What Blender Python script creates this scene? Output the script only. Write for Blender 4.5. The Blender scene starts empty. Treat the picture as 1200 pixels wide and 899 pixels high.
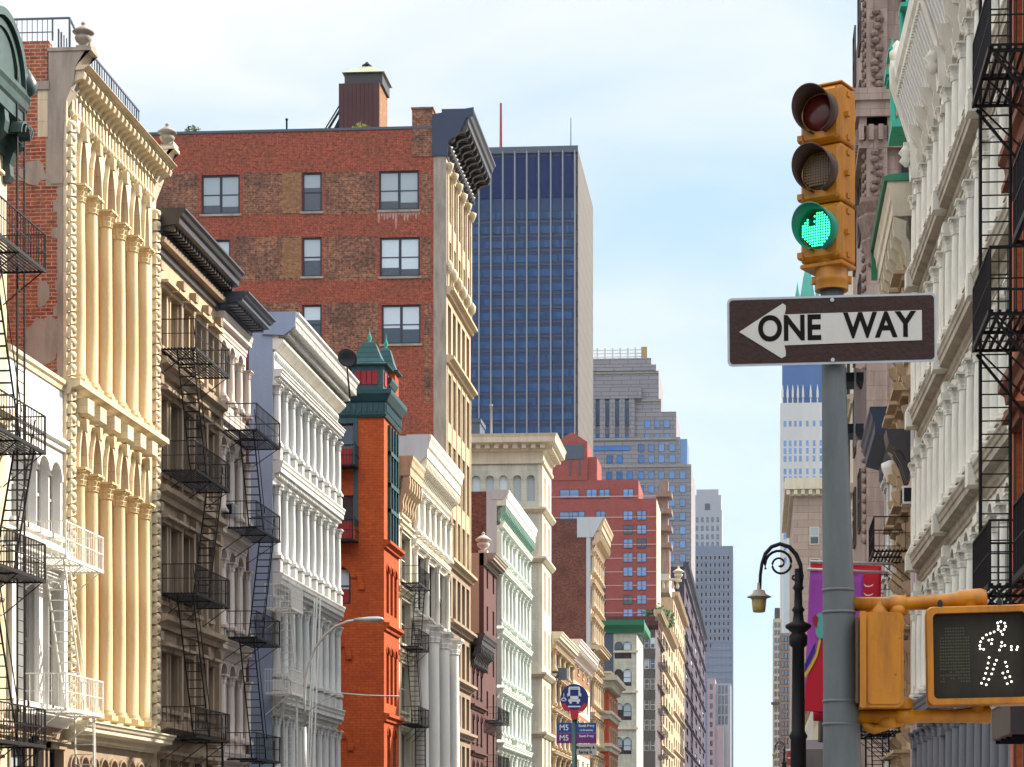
import bpy, bmesh, math, random
from mathutils import Matrix, Vector
random.seed(7)
S = bpy.context.scene
C = S.collection
PI = math.pi
F = 2500.0; TH = math.radians(4.0); CS = math.cos(TH); SN = math.sin(TH)
VX, VY = 890.0, 985.0
PX = VX - F*math.tan(TH); EYE = 1.6
# ---- the lens: a pixel of the photograph on a known street plane gives a real place ----
def LY(px, X=-20.0):
    t = (px-PX)/F
    return X*(CS+t*SN)/(t*CS-SN)
def XP(px, Y):
    t = (px-PX)/F
    return Y*(t*CS-SN)/(CS+t*SN)
def ZZ(py, X, Y):
    return EYE + (VY-py)/F*(-X*SN+Y*CS)
def ZL(px, py, X=-20.0):
    return ZZ(py, X, LY(px, X))

# ---------------------------------------------------------------- materials
def _nt(name):
    m = bpy.data.materials.new(name); m.use_nodes = True
    nt = m.node_tree; return m, nt, nt.nodes['Principled BSDF']
def N(nt, t, **kw):
    n = nt.nodes.new(t)
    for k, v in kw.items(): setattr(n, k, v)
    return n
def rgb(c): return (c[0], c[1], c[2], 1)
def stone(name, col, dark=0.55, chips=None, amt=0.5, rough=0.75, scale=1.0, bump=0.25, metallic=0.0, stain=None, joints=None, spec=0.4):
    """painted iron / stone: weather streaks running down, blotches, fine grain"""
    m, nt, b = _nt(name); L = nt.links
    tc = N(nt, 'ShaderNodeTexCoord')
    mp = N(nt, 'ShaderNodeMapping'); mp.inputs['Scale'].default_value = (1.3*scale, 1.3*scale, 0.22*scale)
    L.new(tc.outputs['Object'], mp.inputs['Vector'])
    n1 = N(nt, 'ShaderNodeTexNoise'); n1.inputs['Scale'].default_value = 1.6; n1.inputs['Detail'].default_value = 7; n1.inputs['Roughness'].default_value = 0.68
    L.new(mp.outputs[0], n1.inputs['Vector'])
    n2 = N(nt, 'ShaderNodeTexNoise'); n2.inputs['Scale'].default_value = 0.35*scale; n2.inputs['Detail'].default_value = 5
    L.new(tc.outputs['Object'], n2.inputs['Vector'])
    n3 = N(nt, 'ShaderNodeTexNoise'); n3.inputs['Scale'].default_value = 9.0*scale; n3.inputs['Detail'].default_value = 4
    L.new(tc.outputs['Object'], n3.inputs['Vector'])
    r1 = N(nt, 'ShaderNodeMapRange'); r1.inputs[1].default_value = 0.42; r1.inputs[2].default_value = 0.72; L.new(n1.outputs[0], r1.inputs[0])
    r2 = N(nt, 'ShaderNodeMapRange'); r2.inputs[1].default_value = 0.35; r2.inputs[2].default_value = 0.7; L.new(n2.outputs[0], r2.inputs[0])
    ad = N(nt, 'ShaderNodeMath', operation='MULTIPLY_ADD'); L.new(r1.outputs[0], ad.inputs[0]); ad.inputs[1].default_value = 0.7; 
    m2 = N(nt, 'ShaderNodeMath', operation='MULTIPLY'); L.new(r2.outputs[0], m2.inputs[0]); m2.inputs[1].default_value = 0.3
    L.new(m2.outputs[0], ad.inputs[2])
    sc = N(nt, 'ShaderNodeMath', operation='MULTIPLY'); L.new(ad.outputs[0], sc.inputs[0]); sc.inputs[1].default_value = amt
    mx = N(nt, 'ShaderNodeMix', data_type='RGBA')
    dk = stain if stain else tuple(c*dark for c in col)
    mx.inputs[6].default_value = rgb(col); mx.inputs[7].default_value = rgb(dk)
    L.new(sc.outputs[0], mx.inputs[0])
    out = mx.outputs[2]
    if joints:
        bk = N(nt, 'ShaderNodeTexBrick'); bk.inputs['Scale'].default_value = 1.0
        bk.inputs['Brick Width'].default_value = joints[0]; bk.inputs['Row Height'].default_value = joints[1]
        bk.inputs['Mortar Size'].default_value = joints[2]; bk.inputs['Mortar Smooth'].default_value = 0.1
        v = uvec(nt, tc); L.new(v, bk.inputs['Vector'])
        bk.inputs['Color1'].default_value = (1,1,1,1); bk.inputs['Color2'].default_value = (.84,.84,.84,1); bk.inputs['Mortar'].default_value = (.5,.5,.5,1)
        mj = N(nt, 'ShaderNodeMix', data_type='RGBA', blend_type='MULTIPLY'); mj.inputs[0].default_value = 1
        L.new(out, mj.inputs[6]); L.new(bk.outputs['Color'], mj.inputs[7]); out = mj.outputs[2]
    if chips:
        nc = N(nt, 'ShaderNodeTexNoise'); nc.inputs['Scale'].default_value = chips[0]; nc.inputs['Detail'].default_value = 5; nc.inputs['Roughness'].default_value = .65; L.new(tc.outputs['Object'], nc.inputs['Vector'])
        rc = N(nt, 'ShaderNodeMapRange'); rc.inputs[1].default_value = chips[1]; rc.inputs[2].default_value = chips[1]+.03; L.new(nc.outputs[0], rc.inputs[0])
        mc = N(nt, 'ShaderNodeMix', data_type='RGBA'); L.new(rc.outputs[0], mc.inputs[0]); L.new(out, mc.inputs[6]); mc.inputs[7].default_value = rgb(chips[2]); out = mc.outputs[2]
    L.new(out, b.inputs['Base Color'])
    b.inputs['Roughness'].default_value = rough; b.inputs['Metallic'].default_value = metallic
    b.inputs['Specular IOR Level'].default_value = spec
    bp = N(nt, 'ShaderNodeBump'); bp.inputs['Strength'].default_value = bump; bp.inputs['Distance'].default_value = 0.03
    L.new(n3.outputs[0], bp.inputs['Height']); L.new(bp.outputs[0], b.inputs['Normal'])
    return m
def uvec(nt, tc):
    sp = N(nt, 'ShaderNodeSeparateXYZ'); nt.links.new(tc.outputs['Object'], sp.inputs[0])
    a = N(nt, 'ShaderNodeMath', operation='ADD'); nt.links.new(sp.outputs[0], a.inputs[0]); nt.links.new(sp.outputs[1], a.inputs[1])
    cb = N(nt, 'ShaderNodeCombineXYZ'); nt.links.new(a.outputs[0], cb.inputs[0]); nt.links.new(sp.outputs[2], cb.inputs[1])
    return cb.outputs[0]
def brick(name, c1, c2, mortar, bw=0.22, bh=0.075, patch=None, pamt=0.6, streak=0.3, ms=0.01):
    m, nt, b = _nt(name); L = nt.links
    tc = N(nt, 'ShaderNodeTexCoord'); v = uvec(nt, tc)
    bk = N(nt, 'ShaderNodeTexBrick'); bk.inputs['Scale'].default_value = 1.0
    bk.inputs['Brick Width'].default_value = bw; bk.inputs['Row Height'].default_value = bh
    bk.inputs['Mortar Size'].default_value = ms; bk.inputs['Bias'].default_value = -0.1
    bk.inputs['Color1'].default_value = rgb(c1); bk.inputs['Color2'].default_value = rgb(c2); bk.inputs['Mortar'].default_value = rgb(mortar)
    L.new(v, bk.inputs['Vector']); out = bk.outputs['Color']
    n = N(nt, 'ShaderNodeTexNoise'); n.inputs['Scale'].default_value = 0.55; n.inputs['Detail'].default_value = 8; n.inputs['Roughness'].default_value = .7
    L.new(tc.outputs['Object'], n.inputs['Vector'])
    r = N(nt, 'ShaderNodeMapRange'); r.inputs[1].default_value = .45; r.inputs[2].default_value = .62; L.new(n.outputs[0], r.inputs[0])
    rs = N(nt, 'ShaderNodeMath', operation='MULTIPLY'); L.new(r.outputs[0], rs.inputs[0]); rs.inputs[1].default_value = pamt
    mx = N(nt, 'ShaderNodeMix', data_type='RGBA'); L.new(rs.outputs[0], mx.inputs[0]); L.new(out, mx.inputs[6]); mx.inputs[7].default_value = rgb(patch or tuple(c*.6 for c in c1)); out = mx.outputs[2]
    n4 = N(nt, 'ShaderNodeTexNoise'); n4.inputs['Scale'].default_value = 5.0; n4.inputs['Detail'].default_value = 6; n4.inputs['Roughness'].default_value = .8
    L.new(v, n4.inputs['Vector'])
    r4 = N(nt, 'ShaderNodeMapRange'); r4.inputs[1].default_value = .35; r4.inputs[2].default_value = .68; r4.inputs[3].default_value = 1-streak*1.6; r4.inputs[4].default_value = 1+streak; L.new(n4.outputs[0], r4.inputs[0])
    mu = N(nt, 'ShaderNodeMix', data_type='RGBA', blend_type='MULTIPLY'); mu.inputs[0].default_value = 1
    L.new(out, mu.inputs[6]); L.new(r4.outputs[0], mu.inputs[7])
    L.new(mu.outputs[2], b.inputs['Base Color']); b.inputs['Roughness'].default_value = .88; b.inputs['Specular IOR Level'].default_value = .25
    bp = N(nt, 'ShaderNodeBump'); bp.inputs['Strength'].default_value = .4; bp.inputs['Distance'].default_value = .012
    L.new(bk.outputs['Fac'], bp.inputs['Height']); bp.invert = True; L.new(bp.outputs[0], b.inputs['Normal'])
    return m
def plain(name, col, rough=.5, metallic=0, spec=.5, emit=0, amt=.25, nsc=14, rnd=0):
    m, nt, b = _nt(name)
    tc = N(nt, 'ShaderNodeTexCoord'); n = N(nt, 'ShaderNodeTexNoise'); n.inputs['Scale'].default_value = nsc; n.inputs['Detail'].default_value = 6
    nt.links.new(tc.outputs['Object'], n.inputs['Vector'])
    mx = N(nt, 'ShaderNodeMix', data_type='RGBA'); mx.inputs[6].default_value = rgb(tuple(c*(1-amt) for c in col)); mx.inputs[7].default_value = rgb(tuple(min(1, c*(1+amt*.6)) for c in col))
    nt.links.new(n.outputs[0], mx.inputs[0]); nt.links.new(mx.outputs[2], b.inputs['Base Color'])
    if rnd:
        oi = N(nt, 'ShaderNodeObjectInfo'); q = N(nt, 'ShaderNodeMapRange'); q.inputs[3].default_value = 1-rnd; q.inputs[4].default_value = 1+rnd*.3; nt.links.new(oi.outputs['Random'], q.inputs[0])
        mm = N(nt, 'ShaderNodeMix', data_type='RGBA', blend_type='MULTIPLY'); mm.inputs[0].default_value = 1; nt.links.new(mx.outputs[2], mm.inputs[6]); nt.links.new(q.outputs[0], mm.inputs[7]); nt.links.new(mm.outputs[2], b.inputs['Base Color'])
    rr = N(nt, 'ShaderNodeMapRange'); rr.inputs[3].default_value = rough*.8; rr.inputs[4].default_value = min(1, rough*1.25); nt.links.new(n.outputs[0], rr.inputs[0]); nt.links.new(rr.outputs[0], b.inputs['Roughness'])
    b.inputs['Metallic'].default_value = metallic; b.inputs['Specular IOR Level'].default_value = spec
    if emit:
        b.inputs['Emission Color'].default_value = rgb(col); b.inputs['Emission Strength'].default_value = emit
    return m
def glass(name, col, tint=.5, rough=.06, ior=1.9, spec=1.0):
    """window glass over a dim room: dark body, mirror coat, slightly wavy"""
    m, nt, b = _nt(name); L = nt.links
    tc = N(nt, 'ShaderNodeTexCoord'); oi = N(nt, 'ShaderNodeObjectInfo')
    n = N(nt, 'ShaderNodeTexNoise'); n.inputs['Scale'].default_value = .7; n.inputs['Detail'].default_value = 3
    L.new(tc.outputs['Object'], n.inputs['Vector'])
    mx = N(nt, 'ShaderNodeMix', data_type='RGBA'); mx.inputs[6].default_value = rgb(tuple(c*.45 for c in col)); mx.inputs[7].default_value = rgb(tuple(c*1.5 for c in col))
    ad = N(nt, 'ShaderNodeMath', operation='ADD'); L.new(oi.outputs['Random'], ad.inputs[0]); L.new(n.outputs[0], ad.inputs[1])
    hf = N(nt, 'ShaderNodeMath', operation='MULTIPLY'); L.new(ad.outputs[0], hf.inputs[0]); hf.inputs[1].default_value = .5
    L.new(hf.outputs[0], mx.inputs[0]); L.new(mx.outputs[2], b.inputs['Base Color'])
    b.inputs['Roughness'].default_value = rough; b.inputs['Specular IOR Level'].default_value = spec; b.inputs['IOR'].default_value = ior
    bp = N(nt, 'ShaderNodeBump'); bp.inputs['Strength'].default_value = .06; bp.inputs['Distance'].default_value = .05
    n2 = N(nt, 'ShaderNodeTexNoise'); n2.inputs['Scale'].default_value = 1.4; L.new(tc.outputs['Object'], n2.inputs['Vector'])
    L.new(n2.outputs[0], bp.inputs['Height']); L.new(bp.outputs[0], b.inputs['Normal'])
    return m

# ---------------------------------------------------------------- mesh building
class MB:
    def __init__(s, M=None): s.v = []; s.f = []; s.sm = []; s.M = M or Matrix.Identity(4)
    def add(s, vs, fs, smooth=False):
        o = len(s.v)
        for p in vs: s.v.append(tuple(s.M @ Vector(p)))
        for f in fs: s.f.append([o+i for i in f]); s.sm.append(smooth)
    def box(s, x0, x1, y0, y1, z0, z1):
        if x1 < x0: x0, x1 = x1, x0
        if y1 < y0: y0, y1 = y1, y0
        if z1 < z0: z0, z1 = z1, z0
        s.add([(x0,y0,z0),(x1,y0,z0),(x1,y1,z0),(x0,y1,z0),(x0,y0,z1),(x1,y0,z1),(x1,y1,z1),(x0,y1,z1)],
              [(0,3,2,1),(4,5,6,7),(0,1,5,4),(1,2,6,5),(2,3,7,6),(3,0,4,7)])
    def prism(s, prof, x0, x1):
        """profile [(y,z)...] swept along x"""
        n = len(prof)
        s.add([(x0,y,z) for y,z in prof]+[(x1,y,z) for y,z in prof],
              [(i,(i+1)%n,n+(i+1)%n,n+i) for i in range(n)]+[tuple(range(n-1,-1,-1)), tuple(range(n,2*n))])
    def plate(s, poly, y0, y1):
        """polygon [(x,z)...] given thickness along y"""
        n = len(poly)
        s.add([(x,y0,z) for x,z in poly]+[(x,y1,z) for x,z in poly],
              [(i,(i+1)%n,n+(i+1)%n,n+i) for i in range(n)]+[tuple(range(n-1,-1,-1)), tuple(range(n,2*n))])
    def lathe(s, prof, c=(0,0,0), seg=12, smooth=True, flute=0, fn=8):
        vs = []; fs = []; n = len(prof)
        for i in range(seg):
            a = 2*PI*i/seg
            for r, z in prof:
                q = r*(1+flute*math.cos(fn*a)) if flute else r
                vs.append((c[0]+q*math.cos(a), c[1]+q*math.sin(a), c[2]+z))
        for i in range(seg):
            j = (i+1) % seg
            for k in range(n-1): fs.append((i*n+k, j*n+k, j*n+k+1, i*n+k+1))
        s.add(vs, fs, smooth)
        s.add([vs[i*n+n-1] for i in range(seg)], [tuple(range(seg))]); s.add([vs[i*n] for i in range(seg)], [tuple(range(seg-1,-1,-1))])
    def bar(s, a, b, r=.02, seg=4, r2=None):
        a = Vector(a); b = Vector(b); d = b-a
        if d.length < 1e-6: return
        q = d.to_track_quat('Z', 'Y'); r2 = r if r2 is None else r2; vs = []
        for p, rr in ((a, r), (b, r2)):
            for i in range(seg):
                t = 2*PI*(i+.5)/seg; vs.append(tuple(p+q @ Vector((rr*math.cos(t), rr*math.sin(t), 0))))
        s.add(vs, [(i,(i+1)%seg,seg+(i+1)%seg,seg+i) for i in range(seg)]+[tuple(range(seg-1,-1,-1)), tuple(range(seg,2*seg))], seg > 6)
    def tube(s, pts, r, seg=8):
        """smooth tube through points; r may be a list"""
        n = len(pts); P = [Vector(p) for p in pts]; vs = []; R = r if isinstance(r, list) else [r]*n
        for i, p in enumerate(P):
            d = (P[min(i+1,n-1)]-P[max(i-1,0)]).normalized(); q = d.to_track_quat('Z','Y')
            for k in range(seg):
                t = 2*PI*k/seg; vs.append(tuple(p+q @ Vector((R[i]*math.cos(t), R[i]*math.sin(t), 0))))
        fs = [(i*seg+k, i*seg+(k+1)%seg, (i+1)*seg+(k+1)%seg, (i+1)*seg+k) for i in range(n-1) for k in range(seg)]
        s.add(vs, fs+[tuple(range(seg-1,-1,-1)), tuple(range((n-1)*seg, n*seg))], True)
    def archfill(s, x0, x1, zs, zt, y0, y1, seg=10, kind='round', rise=None):
        """wall above an arch spring line zs up to zt, opening under the curve left out"""
        r = (x1-x0)/2; cx = (x0+x1)/2; rise = rise or r; pts = []
        for i in range(seg+1):
            t = i/seg
            if kind == 'point':
                u = abs(2*t-1); pts.append((x0+(x1-x0)*t, zs+rise*math.sqrt(max(0, 1-u**1.6))))
            else:
                a = PI*(1-t); pts.append((cx+r*math.cos(a), zs+rise*math.sin(a)))
        for i in range(seg):
            (a, za), (b, zb) = pts[i], pts[i+1]
            s.add([(a,y0,za),(b,y0,zb),(b,y0,zt),(a,y0,zt),(a,y1,za),(b,y1,zb),(b,y1,zt),(a,y1,zt)],
                  [(0,1,2,3),(4,5,1,0),(3,2,6,7)])
    def archband(s, x0, x1, zs, y0, y1, w, seg=12, kind='round', rise=None):
        """raised moulding round an arch"""
        cx = (x0+x1)/2; r = (x1-x0)/2; rise = rise or r; A = []; B = []
        for i in range(seg+1):
            a = PI*(1-i/seg); 
            if kind == 'point':
                t = i/seg; u = abs(2*t-1); x = x0+(x1-x0)*t; z = zs+rise*math.sqrt(max(0, 1-u**1.6)); A.append((x, z)); B.append((cx+(x-cx)*(1+w/r), zs+(z-zs)*(1+w/rise*1.15)))
            else:
                A.append((cx+r*math.cos(a), zs+rise*math.sin(a))); B.append((cx+(r+w)*math.cos(a), zs+(rise+w)*math.sin(a)))
        for i in range(seg):
            a, b, c, d = A[i], A[i+1], B[i+1], B[i]
            s.add([(a[0],y0,a[1]),(b[0],y0,b[1]),(c[0],y0,c[1]),(d[0],y0,d[1]),(a[0],y1,a[1]),(b[0],y1,b[1]),(c[0],y1,c[1]),(d[0],y1,d[1])],
                  [(0,1,2,3),(4,5,1,0),(3,2,6,7)])
    def wall(s, x0, x1, z0, z1, y0, y1, ops):
        """wall slab with rectangular openings (a,b,c,d)"""
        zs = sorted(set([z0, z1]+[min(max(o[i], z0), z1) for o in ops for i in (2, 3)]))
        for za, zb in zip(zs, zs[1:]):
            if zb-za < 1e-4: continue
            zm = (za+zb)/2; cur = x0
            for a, b in sorted((o[0], o[1]) for o in ops if o[2] < zm < o[3]):
                if a > cur+1e-4: s.box(cur, a, y0, y1, za, zb)
                cur = max(cur, b)
            if x1 > cur+1e-4: s.box(cur, x1, y0, y1, za, zb)
    def build(s, name, mat, parent=None, loc=None, rz=0):
        me = s.data(name, mat)
        return put(name, me, parent, loc, rz)
    def data(s, name, mat):
        me = bpy.data.meshes.new(name); me.from_pydata(s.v, [], s.f)
        me.polygons.foreach_set('use_smooth', s.sm)
        for m in (mat if isinstance(mat, (list, tuple)) else [mat]): me.materials.append(m)
        me.update(); return me
def put(name, me, parent=None, loc=None, rz=0):
    o = bpy.data.objects.new(name, me); C.objects.link(o)
    if parent: o.parent = parent
    if loc: o.location = loc
    o.rotation_euler[2] = rz
    return o
def tag(o, label=None, cat=None, group=None, kind=None):
    if label: o['label'] = label
    if cat: o['category'] = cat
    if group: o['group'] = group
    if kind: o['kind'] = kind
    return o
def empty(name, loc, rz, label, cat, group=None):
    o = bpy.data.objects.new(name, None); C.objects.link(o); o.location = loc; o.rotation_euler[2] = rz
    o.empty_display_size = .5
    return tag(o, label, cat, group)
def textmb(s, size, bold=.0, sx=1.0, ext=.002):
    """letter shapes as a mesh in the x-z plane, centred"""
    cu = bpy.data.curves.new('t', 'FONT'); cu.body = s; cu.size = size; cu.offset = bold; cu.extrude = ext; cu.align_x = 'CENTER'; cu.align_y = 'CENTER'
    ob = bpy.data.objects.new('t', cu); C.objects.link(ob); dg = bpy.context.evaluated_depsgraph_get(); dg.update()
    me = bpy.data.meshes.new_from_object(ob.evaluated_get(dg))
    mb = MB(); mb.add([(v.co.x*sx, -v.co.z, v.co.y) for v in me.vertices], [tuple(p.vertices) for p in me.polygons])
    bpy.data.objects.remove(ob); bpy.data.meshes.remove(me); bpy.data.curves.remove(cu)
    return mb

# ---------------------------------------------------------------- palette
M = {}
M['iron'] = plain('black_iron', (.007,.007,.009), .6, .1, spec=.3, amt=.4)
M['irongrey'] = plain('grey_iron', (.10,.095,.10), .55, .3)
M['ironwhite'] = plain('white_iron', (.74,.72,.66), .55, amt=.3)
M['cream'] = stone('cream_stone', (.72,.625,.44), stain=(.36,.24,.11), amt=.85, joints=(1.9,.62,.006))
M['creamcol'] = stone('column_stone', (.68,.54,.31), stain=(.38,.25,.11), amt=.85, scale=.8)
M['concrete'] = stone('weathered_render', (.36,.31,.25), dark=.45, amt=1.0, scale=1.4)
M['brickorange'] = brick('orange_brick', (.42,.10,.035), (.25,.05,.028), (.42,.36,.29), .32, .11, patch=(.26,.14,.09), pamt=.45, ms=.013)
M['brickred'] = brick('red_brick', (.37,.078,.042), (.24,.05,.032), (.36,.17,.12), .3, .1, patch=(.24,.085,.055), pamt=.75, streak=.38)
M['brickold'] = brick('old_brown_brick', (.36,.15,.08), (.17,.07,.05), (.32,.23,.17), .36, .12, patch=(.12,.07,.055), pamt=.8, streak=.5)
M['brickbrown'] = brick('brown_brick', (.20,.075,.05), (.13,.04,.03), (.16,.10,.08), .3, .1, patch=(.10,.04,.03), pamt=.7, streak=.4)
M['bricktan'] = brick('tan_brick', (.34,.17,.08), (.22,.10,.05), (.3,.2,.12), .3, .1, patch=(.26,.14,.08), pamt=.6)
M['pinkbrick'] = brick('pink_red_brick', (.33,.085,.07), (.27,.065,.055), (.30,.12,.10), .5, .25, patch=(.26,.06,.055), pamt=.5, streak=.1)
M['orange'] = brick('orange_painted_brick', (.52,.10,.02), (.42,.072,.016), (.30,.05,.015), .42, .14, patch=(.33,.055,.018), pamt=.55, streak=.18)
M['tan'] = stone('tan_stone', (.34,.26,.18), stain=(.18,.12,.08), amt=.95)
M['buff'] = stone('buff_stone', (.50,.38,.24), stain=(.25,.17,.10), amt=.8)
M['pinkwhite'] = stone('pinkish_white_iron', (.60,.52,.46), dark=.6, amt=.7)
M['greywhite'] = stone('grey_white_iron', (.60,.60,.575), dark=.5, amt=.8)
M['white'] = stone('white_painted_iron', (.76,.735,.65), stain=(.36,.30,.21), amt=.75)
M['whitest'] = stone('fresh_white_paint', (.72,.70,.66), dark=.75, amt=.4)
M['mint'] = stone('mint_white_iron', (.64,.70,.64), stain=(.33,.36,.32), amt=.75)
M['palace'] = stone('pale_green_grey_stone', (.52,.52,.43), dark=.55, amt=.8, joints=(1.4,.55,.006))
M['palacewarm'] = stone('warm_pale_stone', (.62,.55,.41), dark=.55, amt=.75)
M['blueplaster'] = stone('blue_grey_render', (.24,.31,.43), dark=.7, amt=.4)
M['greyplaster'] = stone('pale_grey_render', (.42,.45,.48), dark=.7, amt=.5)
M['brown'] = stone('brownstone', (.30,.20,.155), stain=(.11,.065,.05), amt=.9)
M['browncarve'] = stone('carved_brownstone', (.27,.19,.155), stain=(.06,.035,.03), amt=1.0, scale=3, bump=.8)
M['dkgreen'] = stone('dark_green_metal', (.035,.075,.065), stain=(.012,.02,.02), amt=.9, rough=.4, spec=.6)
M['teal'] = stone('teal_painted_metal', (.02,.075,.085), stain=(.01,.035,.04), amt=.6, rough=.45)
M['verdigris'] = stone('verdigris_copper', (.035,.36,.255), stain=(.02,.17,.15), amt=.8, rough=.6)
M['green'] = stone('green_painted_metal', (.02,.17,.085), dark=.6, amt=.4, rough=.5)
M['blackmetal'] = stone('black_brown_metal', (.022,.017,.017), dark=.4, amt=.6, rough=.42, spec=.7)
M['slate'] = stone('slate_blue_metal', (.055,.075,.11), dark=.5, amt=.5, rough=.45, spec=.6)
M['navy'] = stone('navy_sheet_metal', (.03,.045,.085), dark=.6, amt=.4, rough=.5)
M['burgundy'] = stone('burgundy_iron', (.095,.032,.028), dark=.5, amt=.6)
M['redpaint'] = stone('crimson_paint', (.30,.02,.025), dark=.6, amt=.4)
M['tile'] = stone('teal_roof_tile', (.022,.095,.10), stain=(.012,.045,.05), amt=.6, joints=(60,.28,.03))
M['g'] = glass('window_glass', (.028,.036,.05), ior=1.65, spec=.8)
M['gd'] = glass('dark_window_glass', (.008,.009,.012), ior=1.45, spec=.4)
M['gb'] = glass('sky_blue_glass', (.05,.17,.42), rough=.12)
M['gn'] = glass('navy_glass', (.012,.03,.08), rough=.15)
M['gbt'] = plain('tower_glass', (.035,.125,.32), .45, spec=.3, amt=.9, nsc=.35, rnd=.5)
M['mintdk'] = stone('sea_green_iron', (.20,.34,.28), dark=.6)
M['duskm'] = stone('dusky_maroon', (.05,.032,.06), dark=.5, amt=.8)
M['shade'] = plain('roller_blind', (.52,.62,.68), .5, amt=.12, rnd=.5)
M['shade2'] = plain('blue_lower_glass', (.22,.30,.48), .25, amt=.3)
M['wframe'] = plain('dark_window_frame', (.018,.022,.035), .4)
M['wframew'] = plain('white_window_frame', (.6,.58,.52), .5)
M['wframeb'] = plain('brown_window_frame', (.07,.05,.04), .5)
M['galv'] = plain('galvanised_steel', (.40,.41,.41), .42, .35, amt=.25)

# ---------------------------------------------------------------- building kit
WC = {}
SPLIT = {k: k[:-1] if k.endswith('s') else k for k in ('pier','pilaster','old_brick_panels','bricked_up_window','render_patch','window_sills','keystones','pedestals','end_block','rosette','capital','buttresses','portico_columns','stone_bands','white_pipe','fins','louvre_panels','stone_lines','spandrel_lines','dentils','corner_stones','quoin_blocks','rope_quoin','edge_strip','brace','teal_window_frame','teal_trim','louvre','scroll','window_trim')}
SPLIT['buttresses'] = 'buttress'
def split_mesh(b, name, mb, mat, parent):
    """one mesh per free-standing piece of the same ornament"""
    p = list(range(len(mb.v)))
    def fd(i):
        while p[i] != i: p[i] = p[p[i]]; i = p[i]
        return i
    for f in mb.f:
        for i in f[1:]: p[fd(i)] = fd(f[0])
    G = {}
    for k, f in enumerate(mb.f): G.setdefault(fd(f[0]), []).append(k)
    bx = []
    for r, fs in G.items():
        vs = [mb.v[i] for k in fs for i in mb.f[k]]
        bx.append([[min(v[a] for v in vs)-.03 for a in range(3)], [max(v[a] for v in vs)+.03 for a in range(3)], fs])
    done = False
    while not done:
        done = True; out = []
        for q in bx:
            for o in out:
                if all(q[0][a] < o[1][a] and q[1][a] > o[0][a] for a in range(3)):
                    o[0] = [min(q[0][a],o[0][a]) for a in range(3)]; o[1] = [max(q[1][a],o[1][a]) for a in range(3)]; o[2] = o[2]+q[2]; done = False; break
            else: out.append(q)
        bx = out
    last = None
    if len(bx) > 100:
        last = mb.build(name, mat, parent); last['kind'] = 'stuff'; return last
    for q in bx:
        m = MB(); mp = {}
        for k in q[2]:
            f = []
            for i in mb.f[k]:
                if i not in mp: mp[i] = len(m.v); m.v.append(mb.v[i])
                f.append(mp[i])
            m.f.append(f); m.sm.append(mb.sm[k])
        last = m.build(name, mat, parent)
    return last
class B:
    """a building: its street front is the local plane y=0 (outside is -y), x runs along the street"""
    def __init__(s, name, label, side, y0, y1, D=15, X=None, cat='building', group=None, x0=None):
        s.side = side; s.D = D; s.n = 0; s.extra = None
        if side == 'L': s.X = -20.0 if X is None else X; s.root = empty(name, (s.X, y0, 0), PI/2, label, cat, group); s.L = y1-y0; s.y0 = y0
        elif side == 'R': s.X = 4.4 if X is None else X; s.root = empty(name, (s.X, y1, 0), -PI/2, label, cat, group); s.L = y1-y0; s.y0 = y1
        else: s.X = x0; s.root = empty(name, (x0, y0, 0), 0, label, cat, group); s.L = y1; s.y0 = y0
    def lx(s, Y): return Y-s.y0 if s.side == 'L' else s.y0-Y
    def px(s, px, off=0):
        """local x of a photo column on the front plane"""
        return s.lx(LY(px, s.X + (off if s.side == 'L' else -off)))
    def z(s, px, py, off=0): 
        X = s.X+(off if s.side == 'L' else -off); return ZZ(py, X, LY(px, X))
    def mesh(s, name, mb, mat, parent=None, label=None):
        if name in SPLIT: return split_mesh(s, SPLIT[name], mb, M[mat] if isinstance(mat, str) else mat, parent or s.root)
        o = mb.build(name, M[mat] if isinstance(mat, str) else mat, parent or s.root)
        if label: o['label'] = label
        return o
    def win(s, x, z, w, h, y=.22, rz=0, style='sash', g='g', fr='wframe', name='window', parent=None):
        """one window: frame mesh + pane child; meshes shared between equal windows"""
        if s.side == 'F' and not rz: y -= .06
        loc = (x, y, z)
        s.n += 1
        if style == 'sash' and g in ('g','gd') and h > 1.4 and random.random() < (.3 if g == 'g' else .1): style = 'blind'; 
        key = (round(w,2), round(h,2), style, fr)
        if key not in WC: WC[key] = (wframe(w, h, style).data(name, M[fr]), {})
        f, panes = WC[key]
        o = put(name, f, parent or s.root, loc, rz)
        if g not in panes:
            mb = MB(); t = .05
            mb.box(-w/2+t, w/2-t, .03, .045, t, h-t)
            panes[g] = mb.data('pane', M[g])
        put('pane', panes[g], o)
        if style in ('blind', 'blind2'):
            k = ('bl', key, random.choice((0,1,2)))
            if k not in WC:
                b = MB(); n = 2 if style == 'blind2' else 1; fr_ = (.42,.62,.8)[k[2]]
                for i in range(n):
                    a = -w/2+w*i/n; c = a+w/n; b.box(a+.09, c-.09, .018, .026, h*(1-fr_)+(.0 if i else .1), h-.08)
                WC[k] = b.data('blind', M['shade'])
            put('blind', WC[k], o)
        return o
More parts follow.
